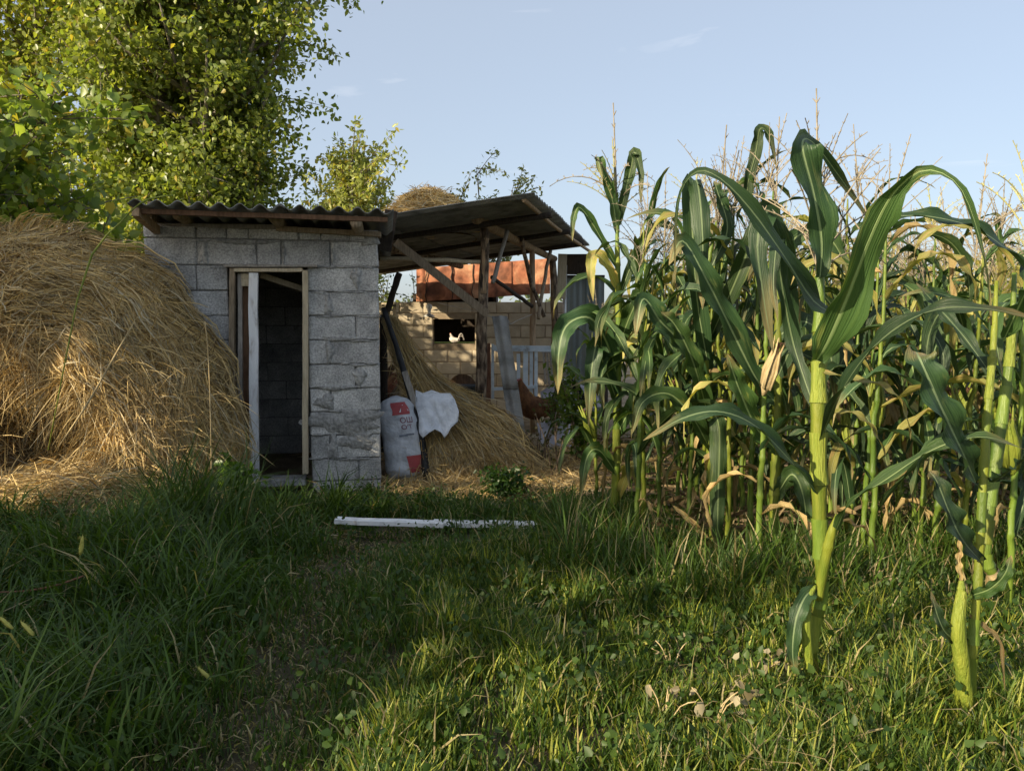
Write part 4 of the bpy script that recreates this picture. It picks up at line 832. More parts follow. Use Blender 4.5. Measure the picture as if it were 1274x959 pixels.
# hay on the roof
rh = empty('roof_hay', at(535, 250, 9.2)); tag(rh, 'rounded golden mound of hay lying on the shelter roof', 'hay heap')
cr_ = at(528, 262, 9.3)
def zo(x, y):
    d = Vector((0, 0, 0)); return np.asarray(Rb.z + (x - Rb.x) * .0) * 0 + (Rb.z + .02 - .115 * ((Rb.x + (y - Rb.y) * Ud.x / Ud.y) - x))
moundcore(cr_.x, 9.4, .62, .8, .58, rh, lambda x, y: float(zo(x, y)))
a = mound_strands(9000, cr_.x, 9.4, .68, .85, .62, zoff=zo, L=(.1, .35)); b = mound_strands(1500, cr_.x - .45, 9.0, .5, .6, .16, zoff=zo)
o = strands('loose_hay', np.concatenate([a[0], b[0]]), np.concatenate([a[1], b[1]]) * 1.3, np.concatenate([a[2], b[2]]) * 1.35, MT['straw'], rh); tag(o, kind='stuff')  # hay colour scaled up: sunlight on the mound put into the straws

# ------------------------------------------------------------------ trees
def tree(name, label, base, H, limbs, subs, leaves, reach, size, colA, colB, spread=.16, trunk_r=.16, zlo=.12, up=1.0, cat='tree', lean=(0, 0), long=1.25, sub_len=(.5, 1.1), yellow=.12, sky_gap=0, trunks=1):
    o = empty(name, base); tag(o, label, cat); B = Vector(base); mb = MB(); LP = []
    tops = []
    for k in range(trunks):
        off = Vector((random.uniform(-.4, .4), random.uniform(-.4, .4), 0)) if trunks > 1 else Vector()
        tp = [B + off * .3, B + off + Vector((lean[0] * .3, lean[1] * .3, H * .35)), B + off * 1.5 + Vector((lean[0] * .7, lean[1] * .7, H * .7)), B + off * 1.8 + Vector((lean[0], lean[1], H))]
        tp = poly(tp, 14); mb.tube(tp, [trunk_r * (1 - .93 * i / 14) for i in range(15)], 9, jit=.06); tops.append(tp)
    for i in range(limbs):
        tp = tops[i % trunks]; f = zlo + (1 - zlo) * ((i + random.random()) / limbs) ** 1.05 * .97; k = f * 14; k0 = int(k); s0 = tp[k0].lerp(tp[min(k0 + 1, 14)], k - k0)
        az = random.uniform(0, 2 * math.pi); rc = reach(f, az) * random.uniform(.55, 1.05); rise = rc * up * random.uniform(.7, 1.5)
        e = s0 + Vector((math.cos(az) * rc, math.sin(az) * rc, rise)); m_ = s0.lerp(e, .5) + Vector((math.cos(az) * rc * .12, math.sin(az) * rc * .12, -rise * .12))
        lp = poly([s0, m_, e], 7); r0 = trunk_r * .32 * (1 - f * .6); mb.tube(lp, [r0 * (1 - .85 * q / 7) + .004 for q in range(8)], 5)
        for s_ in range(subs):
            g = random.uniform(.15, 1); q = g * 7; q0 = min(int(q), 6); p0 = lp[q0].lerp(lp[q0 + 1], q - q0)
            dr = Vector((random.gauss(0, 1), random.gauss(0, 1), random.gauss(.55 * up, .7))).normalized(); L = random.uniform(*sub_len)
            p1 = p0 + dr * L; mb.tube([p0, p0.lerp(p1, .5) + Vector((0, 0, .03)), p1], [.010, .007, .003], 4, cap=False)
            n = int(leaves * L * random.uniform(.6, 1.3)); t = rng.random(n)[:, None] ** .8
            pts = np.array(p0)[None] * (1 - t) + np.array(p1)[None] * t + rng.normal(0, spread, (n, 3)) * (0.4 + .6 * rng.random((n, 1))); LP.append(pts)
    P = np.concatenate(LP); P = P[P[:, 2] > .3]
    c = mixc(colA, colB, rng.random(len(P))); yl = rng.random(len(P)) < yellow; c[yl] = mixc((.30, .28, .05), (.42, .33, .07), rng.random(yl.sum())); c *= rng.uniform(.75, 1.2, (len(P), 1))
    mb.build('trunk', MT['treebark'], o); q = leafmass('crown', P, rng.uniform(.7, 1.15, len(P)) * size, c, MT['leaf'], o, long=long, fine=size > .1); tag(q, kind='stuff'); return o
GA, GB = (.11, .165, .035), (.30, .34, .085)
tree('poplar_tree', 'tall broad poplar rising directly behind the block shed', (-5.25, 12.8, 0), 10.5, 185, 9, 108, lambda f, a: 1.1 if f < .36 else min(.5 + 3.2 * f, 2.8), .08, GA, GB, spread=.17, trunk_r=.2, zlo=.14, up=.85, trunks=2, yellow=.05)
tree('poplar_tree', 'yellow green poplar at the left edge of the photo behind the haystack', (-8.5, 14.2, 0), 11.5, 100, 8, 85, lambda f, a: 2.2, .083, (.16, .22, .035), (.38, .40, .09), spread=.18, trunk_r=.17, zlo=.12, up=.9, yellow=.1)
tree('bushy_tree', 'lower leafy tree with large dark green leaves over the haystack', (-5.6, 8.3, 0), 3.3, 44, 7, 34, lambda f, a: 1.25, .103, (.10, .17, .035), (.26, .33, .07), spread=.15, trunk_r=.08, zlo=.35, up=.5, yellow=.06)
tree('young_elm', 'slender pale green tree with upright shoots between the poplar and roof hay', (-2.95, 12.3, 0), 3.75, 60, 4, 76, lambda f, a: .85 * (1 - f * .75), .05, (.22, .27, .08), (.42, .44, .15), spread=.06, trunk_r=.06, zlo=.35, up=1.7, long=1.9, sub_len=(.4, .9), yellow=.15, trunks=2)
tree('young_elm', 'thin shooting tree whose sparse top shows above the shelter roof', (-.5, 15.0, 0), 3.35, 30, 3, 48, lambda f, a: 1.0 * (1 - f * .4), .05, (.12, .15, .05), (.24, .26, .10), spread=.07, trunk_r=.05, zlo=.5, up=1.5, long=1.9, sub_len=(.4, .8), yellow=.12)
tree('small_bush', 'little bush visible through the gap under the shelter roof', (-2.35, 15.5, 0), 1.9, 14, 4, 40, lambda f, a: .5, .05, (.06, .10, .03), (.14, .16, .06), spread=.08, trunk_r=.03, zlo=.3, up=1.0, sub_len=(.25, .5))
# trees that stand left of the view and shade the grass
tree('shade_tree', 'broad leafy tree left of the view shading the grass and shed front', (-8.8, -.6, 0), 6.0, 22, 4, 13, lambda f, a: 1.9, .15, GA, GB, spread=.2, trunk_r=.2, zlo=.15, up=.7)
tree('shade_tree', 'second leafy tree left of the view beyond the haystack', (-9.6, -.2, 0), 9.0, 76, 6, 21, lambda f, a: 2.0, .16, GA, GB, spread=.2, trunk_r=.2, zlo=.52, up=.7)
tree('shade_tree', 'dense low tree beside the camera on the left outside the view', (-5.4, -.2, 0), 3.1, 44, 6, 26, lambda f, a: 1.5, .14, GA, GB, spread=.2, trunk_r=.12, zlo=.1, up=.45)

# far tree line and road strip
P = []; 
for k in range(260):
    x = random.uniform(-60, 190); y = random.uniform(170, 210); h = random.uniform(3, 9); n = 60
    t = rng.normal(size=(n, 3)) * np.array([2.2, 2.2, h * .28]) + np.array([x, y, h * .5]); P.append(t)
P = np.concatenate(P); P = P[P[:, 2] > 0]; o = leafmass('far_trees', P, 1.5, mixc((.10, .13, .07), (.17, .19, .10), rng.random(len(P))), MT['leaf']); tag(o, 'distant low line of trees across the field', 'trees', kind='stuff')  # greens slightly paled: distance haze put into the leaf colour
mb = MB(); mb.add([(-60, 27, .006), (150, 27, .006), (150, 35.5, .006), (-60, 35.5, .006)], [(0, 1, 2, 3)]); o = mb.build('road', M_noise('dusty_road', [(.24, .20, .17), (.33, .28, .24)], scale=.8, bump=.2, obj=False)); tag(o, 'dusty grey track crossing behind the yard', kind='structure')

exec_after = []
# ------------------------------------------------------------------ maize
def ribbon(pts, widths, roll=0.0, cup=.25, wav=.0, wf=9, seed=0, K=None, nu=5, face=None, twist=0.0):
    """blade along pts with widths; returns verts, faces, uv. roll turns it about its axis; face is a preferred surface normal"""
    rnd = random.Random(seed); P = [Vector(p) for p in pts]; m = len(P); V = []; UV = []; ph = rnd.uniform(0, 6); prevS = None
    for i, p in enumerate(P):
        T = (P[min(i + 1, m - 1)] - P[max(i - 1, 0)]).normalized(); v = i / (m - 1)
        if face is not None: Nn = Vector(face)
        else: Nn = Vector((0, 0, 1)) if abs(T.z) < .995 else Vector((1, 0, 0))
        S = T.cross(Nn)
        if S.length < .05: S = prevS or Vector((0, 1, 0))
        S.normalize()
        if prevS is not None and S.dot(prevS) < 0: S = -S
        if prevS is not None: S = (S * .6 + prevS * .4).normalized()
        S = (S - T * S.dot(T)).normalized(); prevS = S.copy()
        a = roll + twist * v; N2 = S.cross(T).normalized(); S2 = S * math.cos(a) + N2 * math.sin(a); N3 = S2.cross(T).normalized()
        for j in range(nu):
            u = j / (nu - 1); e = abs(u - .5) * 2; rg = rnd.uniform(.84, 1.05) if j in (0, nu - 1) else 1; wv = wav * widths[i] * e * e * math.sin(wf * v * 3 + ph + (2.0 if u > .5 else 0))
            V.append(p + S2 * ((u - .5) * 2 * widths[i] * rg * (1 - .12 * cup)) + N3 * (cup * widths[i] * e ** 1.3 + wv)); UV.append((u, v))
    Fs = [(i * nu + j, i * nu + j + 1, (i + 1) * nu + j + 1, (i + 1) * nu + j) for i in range(m - 1) for j in range(nu - 1)]
    return V, Fs, UV
def leafmesh(name, V, Fs, UV, mat):
    return npmesh(name, np.array([list(v) for v in V]), np.array(Fs), mat, uv=np.array(UV), smooth=True)
def lw(v, w): # maize blade width profile
    return w * (np.interp(v, [0, .04, .15, .35, .6, .8, .93, 1], [.45, .62, .86, 1, .92, .66, .32, .02]))
def gen_leaf(seed, L, w, th0, bend, mat, sharp=None, wav=.35, cup=.35):
    rnd = random.Random(seed); n = 17; p = Vector((.012, 0, 0)); pts = [p.copy()]; ds = L / n; ang = R(th0); yb = 0; side = rnd.uniform(-.5, .5)
    for i in range(n):
        v = (i + 1) / n; k = R(bend) * (1.8 * v) / n * 1.1
        if sharp and abs(v - sharp) < .07: k += R(48) / 2.4
        ang -= k; ang = max(ang, R(-88)); yb += side * ds * v * .6
        p = p + Vector((math.cos(ang) * ds, side * ds * v * .5, math.sin(ang) * ds)); pts.append(p.copy())
    V, Fs, UV = ribbon(pts, [lw(i / n, w) for i in range(n + 1)], roll=rnd.uniform(-.25, .25), cup=cup, wav=wav, seed=seed, twist=rnd.uniform(-.9, .9))
    return leafmesh('leaf', V, Fs, UV, mat)
LEAVES = {'g': [], 'y': [], 'd': [], 'top': []}
for k in range(16): LEAVES['g'].append(gen_leaf(k, random.uniform(.68, .92), random.uniform(.034, .046), random.uniform(56, 80), random.uniform(80, 145), MT['cg'] if k % 2 else MT['cb'], sharp=random.choice([None, .45, .6, .35])))
for k in range(8): LEAVES['y'].append(gen_leaf(100 + k, random.uniform(.6, .85), random.uniform(.028, .038), random.uniform(45, 70), random.uniform(110, 160), MT['cy'], sharp=random.choice([None, .4, .5]), wav=.5))
for k in range(8): LEAVES['d'].append(gen_leaf(200 + k, random.uniform(.45, .7), random.uniform(.014, .024), random.uniform(10, 50), random.uniform(120, 190), MT['cd'], sharp=random.choice([.2, .3, .4]), wav=.9, cup=.9))
for k in range(8): LEAVES['top'].append(gen_leaf(300 + k, random.uniform(.38, .62), random.uniform(.022, .032), random.uniform(66, 82), random.uniform(50, 120), MT['cg'], sharp=random.choice([None, None, .6])))
def tassel_mesh(seed, mat, n=11, L=.30, droop=.5, sp=.5):
    rnd = random.Random(seed); mb = MB()
    def branch(p0, d, L, r, dr):
        pts = []; p = Vector(p0); d = Vector(d).normalized(); m = 9
        for i in range(m + 1): pts.append(p.copy()); p = p + d * (L / m); d = (d + Vector((0, 0, -dr / m))).normalized()
        mb.tube(pts, [r * (.45 if i < 2 else (1.15 if i % 2 else .8)) * (1 - .55 * i / m) for i in range(m + 1)], 4, cap=False)
        for i in range(2, m, 1):   # spikelets
            for s_ in (0, 1):
                a = rnd.uniform(0, 6.28); q = pts[i] + Vector((math.cos(a), math.sin(a), .6)) * r * 2.6; mb.tube([pts[i], q + Vector((0, 0, r * 2))], [r * .7, r * .25], 3, cap=False)
    branch((0, 0, -.05), (rnd.uniform(-.08, .08), rnd.uniform(-.08, .08), 1), L * 1.35, .0042, .15)
    for k in range(n):
        a = rnd.uniform(0, 6.28); t = rnd.uniform(.25, .25 + sp); branch((0, 0, .10 * k / n - .03), (math.cos(a) * t, math.sin(a) * t, 1), L * rnd.uniform(.6, 1), .0028, droop * rnd.uniform(.4, 1.8))
    return mb.mesh('tassel', mat)
TAS = [tassel_mesh(i, MT['tassel'], n=random.randint(7, 13), droop=random.uniform(.2, 1.6), sp=random.uniform(.3, .9)) for i in range(7)]
TASY = [tassel_mesh(20 + i, MT['tassely'], n=12, droop=.8, sp=.6, L=.24) for i in range(3)]
def stalk_mesh(seed, mat, H=1.0, r=.0135, kink=.02):
    rnd = random.Random(seed); mb = MB(); pts = []; rad = []; x = y = 0
    nodes = 10
    for k in range(nodes):
        z0 = k / nodes; x += rnd.uniform(-kink, kink) * .5; y += rnd.uniform(-kink, kink) * .5; rr = r * (1 - .72 * (k / nodes) ** 1.3)
        for dz_, f in ((0, 1.0), (.006, 1.28), (.014, 1.22), (.02, 1.0), (.07, 1.0)): pts.append(Vector((x, y, (z0 + dz_) * H))); rad.append(rr * f)
    pts.append(Vector((x, y, H))); rad.append(r * .2); mb.tube(pts, rad, 8); return mb.mesh('stalk', mat)
STK = [stalk_mesh(i, MT['stalk']) for i in range(5)]; STKY = [stalk_mesh(10 + i, MT['stalky']) for i in range(4)]
def ear_mesh(seed, mat=None):
    mb = MB(); mb.tube([Vector((0, 0, z)) for z in (-.02, 0, .03, .09, .15, .19, .22)], [.008, .014, .026, .03, .026, .016, .004], 10, jit=.05); rnd = random.Random(seed)
    for k in range(5):
        a = k * 1.26; mb.tube([Vector((math.cos(a) * .024, math.sin(a) * .024, .02)), Vector((math.cos(a) * .034, math.sin(a) * .034, .11)), Vector((math.cos(a) * .02, math.sin(a) * .02, .2)), Vector((math.cos(a) * .03, math.sin(a) * .03, .25 + rnd.uniform(0, .04)))], [.012, .014, .010, .002], 5, flat=.4)
    return mb.mesh('ear', mat or MT['husk'])
EAR = [ear_mesh(1), ear_mesh(2), ear_mesh(3, MT['cd'] if False else MT['drystalk'])]
silk = MB()
for k in range(26):
    a = random.uniform(0, 6.28); silk.tube([Vector((0, 0, .20)), Vector((math.cos(a) * .012, math.sin(a) * .012, .25)), Vector((math.cos(a) * .03, math.sin(a) * .03, .235 + random.uniform(-.02, .02)))], [.002, .0015, .001], 3, cap=False)
SILK = silk.mesh('silk', MT['brownwood'])
def corn(x, y, H, label, group, dry=0.0, seed=0, nleaf=11, tassel=True, az0=None, ears=1, lo=.12, young=False, tas=None, r=1.0, lean=(0, 0), hi=.93, lf=.92):
    rnd = random.Random(seed); z = gzf(x, y); o = empty('corn_plant', (x, y, z), 0); tag(o, label, 'maize plant', group)
    o.rotation_euler = (lean[1], lean[0], 0)
    st = bpy.data.objects.new('stalk', rnd.choice(STKY if rnd.random() < .35 + dry * .5 else STK)); link(st, o); st.scale = (r * rnd.uniform(.95, 1.25), r * rnd.uniform(.95, 1.25), H)
    az = rnd.uniform(0, 6.28) if az0 is None else az0
    for k in range(nleaf):
        f = lo + (hi - lo) * k / (nleaf - 1); a = az + (math.pi if k % 2 else 0) + rnd.gauss(0, .35)
        pd = dry + (.45 if f < .3 else 0) + (.15 if f < .45 else 0); q = rnd.random()
        kind = 'd' if q < pd * .42 else ('y' if q < pd * .42 + dry * .6 + .05 else 'g')
        if f > .84 and kind == 'g': kind = 'top'
        l_ = bpy.data.objects.new('leaf', rnd.choice(LEAVES[kind])); link(l_, o); l_.location = (0, 0, f * H); l_.rotation_euler = (rnd.uniform(-.15, .15), rnd.uniform(-.15, .2), a); s_ = rnd.uniform(.85, 1.15) * lf; l_.scale = (s_, s_ * .8, s_)
    if tassel:
        t = bpy.data.objects.new('tassel', tas or rnd.choice(TAS if rnd.random() > .2 else TASY)); link(t, o); t.location = (0, 0, H); t.rotation_euler = (rnd.uniform(-.2, .2), rnd.uniform(-.2, .2), rnd.uniform(0, 6)); s_ = rnd.uniform(.9, 1.25); t.scale = (s_, s_, s_)
    for e in range(ears):
        a = rnd.uniform(0, 6.28); er = bpy.data.objects.new('ear', EAR[2] if rnd.random() < dry else EAR[rnd.randint(0, 1)]); link(er, o); er.location = (math.cos(a) * .02, math.sin(a) * .02, H * rnd.uniform(.36, .5)); er.rotation_euler = (0, .35, a)
        sk = bpy.data.objects.new('silk', SILK); link(sk, er)
    return o
def heroleaf(parent, pts, w, mat, face=(0, -1, .3), roll=0, cup=.3, wav=.42, seed=0, prof=None, twist=0, n=26):
    P = poly([at(*p) for p in pts], n); ws = [ (prof(i / n) * w if prof else lw(i / n, w)) for i in range(n + 1)]
    V, Fs, UV = ribbon(P, ws, roll=roll, cup=cup, wav=wav, seed=seed, face=face, nu=7, twist=twist)
    me = leafmesh('leaf', V, Fs, UV, mat); me.transform(wmat(parent).inverted()); return meshobj('leaf', me, parent)
def herostalk(parent, pts, rad, mat, n=24, name='stalk', nodes=8):
    P = poly([at(*p) for p in pts], n); rr = []
    for i in range(n + 1):
        t = i / n; r_ = np.interp(t, np.linspace(0, 1, len(rad)), rad); ph = (t * nodes) % 1; rr.append(r_ * (1.14 if ph < .12 else 1))
    mb = MB(); mb.tube(P, rr, 12); res = mb.build(name, mat, parent)
    if nodes > 4:
        for k in range(nodes - 1):
            i0 = int((k + .06) / nodes * n); i1 = max(i0 + 2, int((k + random.uniform(.6, .95)) / nodes * n)); seg = P[i0:i1 + 1]; m_ = len(seg)
            mb = MB(); mb.tube(seg, [rr[min(i0 + q, n)] / 1.0 * (1.16 - .09 * q / m_) + (.003 if q == m_ - 1 else 0) for q in range(m_)], 10, jit=.05, cap=False)
            mb.build('sheath', random.choice([MT['stalk'], MT['stalky'], MT['husk']]) if k else MT['drystalk'], res)
    return res
def herotassel(parent, p, k, sc_=1.0, rot=(0, 0, 0), y=False):
    t = bpy.data.objects.new('tassel', (TASY if y else TAS)[k]); link(t, parent); t.location = at(*p) - parent.location; t.rotation_euler = rot; t.scale = (sc_,) * 3
# plant A: the big near one
def hero(px, py, d, label):
    p = at(px, py, d); o = empty('corn_plant', (p.x, p.y, gzf(p.x, p.y) - .01)); tag(o, label, 'maize plant'); return o
A = hero(1012, 872, 2.38, 'tallest near maize plant with a thick bright stalk and bent ear near its base')
herostalk(A, [(1010, 885, 2.36), (1011, 800, 2.36), (1022, 740, 2.36), (1020, 660, 2.36), (1018, 540, 2.36), (1019, 440, 2.38), (1020, 340, 2.42), (1018, 300, 2.45)], [.012, .015, .017, .021, .023, .019, .011, .006], MT['stalky'], n=40)
herostalk(A, [(1008, 868, 2.33), (1006, 820, 2.31), (1002, 775, 2.30), (1006, 745, 2.31), (1014, 728, 2.33)], [.008, .015, .017, .012, .006], MT['husk'], name='ear', nodes=1)
herostalk(A, [(1018, 745, 2.34), (1026, 700, 2.32), (1034, 665, 2.30), (1042, 640, 2.29)], [.013, .016, .014, .006], MT['stalky'], name='side_shoot', nodes=2)
G, Bl, Y, Dr = MT['cg'], MT['cb'], MT['cy'], MT['cd']
heroleaf(A, [(1016, 448, 2.34), (1030, 425, 2.30), (1056, 365, 2.22), (1085, 290, 2.14), (1112, 240, 2.08), (1150, 212, 2.02), (1190, 228, 1.98), (1214, 280, 1.98), (1228, 345, 2.0), (1233, 405, 2.02)], .052, G, face=(.25, -1, .1), seed=1, prof=lambda v: np.interp(v, [0, .08, .22, .36, .47, .6, .8, 1], [.5, 1.0, 1.2, .95, .5, .26, .18, .05]), roll=.12)
heroleaf(A, [(1020, 345, 2.40), (1022, 300, 2.38), (1012, 240, 2.34), (998, 182, 2.30), (1012, 178, 2.36), (1050, 228, 2.5), (1092, 290, 2.62)], .052, Bl, face=(0, -1, .1), seed=2, prof=lambda v: np.interp(v, [0, .1, .3, .5, .62, .8, 1], [.3, .75, 1.0, .95, .35, .3, .05]), roll=-.2)
heroleaf(A, [(1038, 392, 2.36), (1010, 372, 2.30), (975, 318, 2.2), (935, 262, 2.14), (896, 222, 2.12), (866, 214, 2.14), (845, 245, 2.2), (840, 300, 2.24), (840, 352, 2.26)], .034, Bl, face=(-.2, -1, .6), seed=3, prof=lambda v: np.interp(v, [0, .1, .25, .45, .6, .8, 1], [.5, 1.0, .95, .62, .3, .14, .04]))
heroleaf(A, [(1018, 556, 2.36), (1040, 500, 2.26), (1075, 445, 2.16), (1120, 405, 2.08), (1170, 384, 2.0), (1225, 384, 1.96), (1290, 396, 1.94)], .030, Bl, face=(0, -.5, 1), seed=4, roll=-.4)
heroleaf(A, [(1016, 612, 2.35), (985, 575, 2.26), (940, 530, 2.18), (895, 512, 2.12), (850, 520, 2.1), (800, 548, 2.1)], .028, Bl, face=(0, -.4, 1), seed=5, roll=.5)
heroleaf(A, [(1040, 660, 2.29), (1058, 625, 2.22), (1100, 598, 2.16), (1150, 565, 2.1), (1192, 548, 2.06), (1235, 545, 2.04), (1290, 566, 2.04)], .024, G, face=(0, -.5, 1), seed=6)
heroleaf(A, [(1018, 520, 2.37), (1000, 470, 2.42), (985, 420, 2.46), (972, 350, 2.44), (968, 300, 2.42), (962, 350, 2.38), (968, 400, 2.36)], .026, Bl, face=(0, -1, .3), seed=7)
heroleaf(A, [(1022, 462, 2.36), (1055, 470, 2.3), (1090, 478, 2.26), (1115, 492, 2.25), (1128, 520, 2.26), (1133, 548, 2.27)], .016, Y, face=(0, -.5, 1), seed=8)
heroleaf(A, [(1018, 520, 2.36), (1050, 512, 2.3), (1075, 522, 2.27), (1092, 545, 2.27), (1104, 572, 2.28)], .014, Y, face=(0, -.5, 1), seed=9)
heroleaf(A, [(1018, 730, 2.34), (1002, 742, 2.3), (990, 772, 2.28), (986, 810, 2.28), (990, 842, 2.29)], .026, Bl, face=(-.3, -1, .2), seed=10)
heroleaf(A, [(1020, 640, 2.36), (1050, 648, 2.4), (1078, 660, 2.45), (1092, 690, 2.48)], .012, Dr, face=(0, -.5, 1), seed=11, wav=.8)
herotassel(A, (1016, 330, 2.46), 0, 1.25, (0, .05, 1)); herotassel(A, (1018, 250, 2.6), 3, 1.1, (.1, .2, 2))
mb = MB()
for k in range(12):
    a = k * .55; c = at(1008, 828 + (k % 3) * 12, 2.35); mb.tube([c, c + Vector((math.cos(a) * .03, math.sin(a) * .03, -.008)), c + Vector((math.cos(a) * .045, math.sin(a) * .045, -.03))], [.004, .0035, .001], 4)
mb.build('prop_root', MT['foxtail'], A)
mb = MB()
for k in range(9):
    a = k * .7; c = at(1197, 915, 2.1); mb.tube([c + Vector((0, 0, .02)), c + Vector((math.cos(a) * .035, math.sin(a) * .035, -.01)), c + Vector((math.cos(a) * .055, math.sin(a) * .055, -.07))], [.005, .004, .002], 4)
ROOTS_B = mb
# plant B: near right with swollen yellow green ear
B_ = hero(1196, 926, 2.12, 'near maize plant at right with a swollen yellow green ear on its low stalk')
herostalk(B_, [(1197, 940, 2.10), (1202, 860, 2.10), (1212, 780, 2.1), (1218, 700, 2.12), (1222, 620, 2.14), (1228, 520, 2.18), (1236, 430, 2.22), (1240, 350, 2.28)], [.018, .022, .012, .011, .011, .010, .009, .005], MT['stalky'], n=36)
herostalk(B_, [(1203, 878, 2.08), (1196, 820, 2.06), (1192, 780, 2.05), (1196, 740, 2.06), (1196, 722, 2.07)], [.016, .021, .019, .014, .006], MT['husk'], name='ear', nodes=1)
herostalk(B_, [(1240, 720, 2.3), (1226, 690, 2.3), (1232, 620, 2.32), (1244, 540, 2.36), (1258, 430, 2.4), (1262, 340, 2.45)], [.016, .017, .016, .015, .012, .006], MT['stalk'], name='stalk')
heroleaf(B_, [(1214, 600, 2.14), (1196, 560, 2.05), (1170, 505, 1.98), (1148, 455, 1.96), (1140, 438, 2.0)], .046, Bl, face=(0, -1, .5), seed=21, prof=lambda v: np.interp(v, [0, .15, .5, .9, 1], [.4, .85, 1.0, .8, .7]))
heroleaf(B_, [(1222, 700, 2.12), (1198, 672, 2.05), (1182, 640, 2.03), (1166, 600, 2.04), (1156, 586, 2.06)], .036, Bl, face=(.3, -1, .4), seed=22, prof=lambda v: np.interp(v, [0, .3, .55, .9, 1], [.4, 1.0, .9, .5, .2]))
heroleaf(B_, [(1210, 740, 2.1), (1232, 732, 2.05), (1250, 714, 2.02), (1258, 690, 2.02)], .020, G, face=(0, -1, .5), seed=23)
heroleaf(B_, [(1236, 600, 2.16), (1258, 585, 2.1), (1290, 560, 2.04)], .03, Bl, face=(0, -.5, 1), seed=24)
heroleaf(B_, [(1300, 372, 2.3), (1262, 320, 2.26), (1215, 285, 2.22), (1160, 270, 2.2), (1110, 268, 2.22), (1086, 262, 2.26)], .030, Bl, face=(0, -.6, 1), seed=25, roll=.2)
heroleaf(B_, [(1196, 722, 2.07), (1192, 700, 2.07), (1194, 680, 2.08), (1190, 655, 2.1)], .009, Dr, face=(0, -1, 0), seed=26, wav=.6)
heroleaf(B_, [(1204, 800, 2.1), (1180, 790, 2.05), (1168, 770, 2.04), (1158, 735, 2.05)], .02, Bl, face=(0, -1, .4), seed=27)
heroleaf(B_, [(1206, 765, 2.1), (1226, 780, 2.1), (1244, 800, 2.1), (1250, 860, 2.1)], .008, Dr, face=(0, -1, .4), seed=28)
heroleaf(B_, [(1236, 470, 2.2), (1200, 420, 2.3), (1165, 380, 2.4), (1140, 352, 2.5)], .024, Bl, face=(0, -1, .5), seed=29)
heroleaf(B_, [(1250, 420, 2.3), (1278, 360, 2.2), (1300, 330, 2.1)], .03, G, face=(0, -1, .5), seed=30)
ROOTS_B.build('prop_root', MT['foxtail'], B_)
# plant C: slim stalk left of A
Cc = hero(962, 722, 3.75, 'slim maize plant with a yellow stalk just left of the tallest one')
herostalk(Cc, [(962, 735, 3.75), (963, 640, 3.75), (966, 540, 3.76), (968, 440, 3.78), (968, 330, 3.8), (966, 260, 3.85)], [.022, .022, .021, .018, .014, .006], MT['stalky'], n=36)
for i, (pts, wd, mt) in enumerate([
    ([(967, 470, 3.76), (985, 420, 3.7), (975, 340, 3.6), (960, 280, 3.5), (955, 262, 3.48), (942, 300, 3.44), (950, 370, 3.42), (962, 440, 3.42)], .062, Bl),
    ([(964, 500, 3.76), (940, 470, 3.7), (905, 400, 3.6), (880, 350, 3.5), (850, 300, 3.45), (832, 330, 3.42)], .06, Bl),
    ([(966, 560, 3.75), (940, 530, 3.65), (918, 480, 3.55), (905, 440, 3.5)], .06, G),
    ([(966, 300, 3.82), (930, 250, 3.8), (940, 190, 3.78), (946, 160, 3.76), (958, 172, 3.76), (966, 212, 3.76)], .030, G),
    ([(966, 320, 3.82), (1000, 290, 3.8), (1035, 300, 3.78), (1060, 350, 3.76)], .05, G),
    ([(966, 420, 3.78), (1000, 400, 3.7), (1030, 430, 3.65), (1040, 500, 3.62)], .055, Bl),
    ([(964, 620, 3.75), (985, 590, 3.7), (1000, 620, 3.66), (1004, 680, 3.66)], .045, G)]):
    heroleaf(Cc, pts, wd, mt, seed=40 + i, face=(0, -1, .45))
herotassel(Cc, (966, 262, 3.85), 1, 1.3, (0, .1, 0))
# plant D
Dd = hero(893, 705, 4.0, 'maize plant with a long dark leaf hanging straight down to the grass')
herostalk(Dd, [(890, 722, 4.0), (888, 640, 4.0), (884, 540, 4.0), (876, 440, 4.0), (880, 340, 4.02), (892, 275, 4.05)], [.024, .024, .022, .02, .014, .006], MT['stalk'], n=36)
for i, (pts, wd, mt) in enumerate([
    ([(884, 540, 3.98), (890, 518, 3.9), (895, 540, 3.84), (894, 600, 3.82), (893, 660, 3.8), (897, 706, 3.8)], .050, G),
    ([(882, 460, 4.0), (868, 380, 3.9), (862, 300, 3.85), (860, 236, 3.82), (868, 228, 3.8), (874, 290, 3.78), (874, 350, 3.78), (874, 385, 3.78)], .058, Bl),
    ([(884, 420, 4.0), (915, 350, 3.9), (935, 300, 3.85), (952, 262, 3.82), (950, 300, 3.78), (930, 350, 3.76)], .052, G),
    ([(880, 480, 4.0), (850, 430, 3.9), (822, 400, 3.82), (800, 372, 3.78), (790, 420, 3.74)], .055, Bl),
    ([(886, 330, 4.02), (905, 285, 4.0), (893, 240, 3.98), (888, 225, 3.98)], .036, Bl),
    ([(882, 520, 4.0), (862, 450, 3.85), (840, 405, 3.8), (822, 388, 3.78)], .05, G),
    ([(884, 560, 4.0), (862, 520, 3.9), (832, 490, 3.85), (800, 500, 3.8), (786, 540, 3.78)], .045, G),
    ([(893, 690, 3.98), (870, 660, 3.9), (850, 640, 3.85), (836, 628, 3.84)], .018, Dr),
    ([(905, 705, 3.8), (880, 690, 3.78), (850, 688, 3.75), (822, 710, 3.7), (800, 728, 3.66)], .015, Dr)]):
    heroleaf(Dd, pts, wd, mt, seed=60 + i, face=(0, -1, .45), cup=.4)
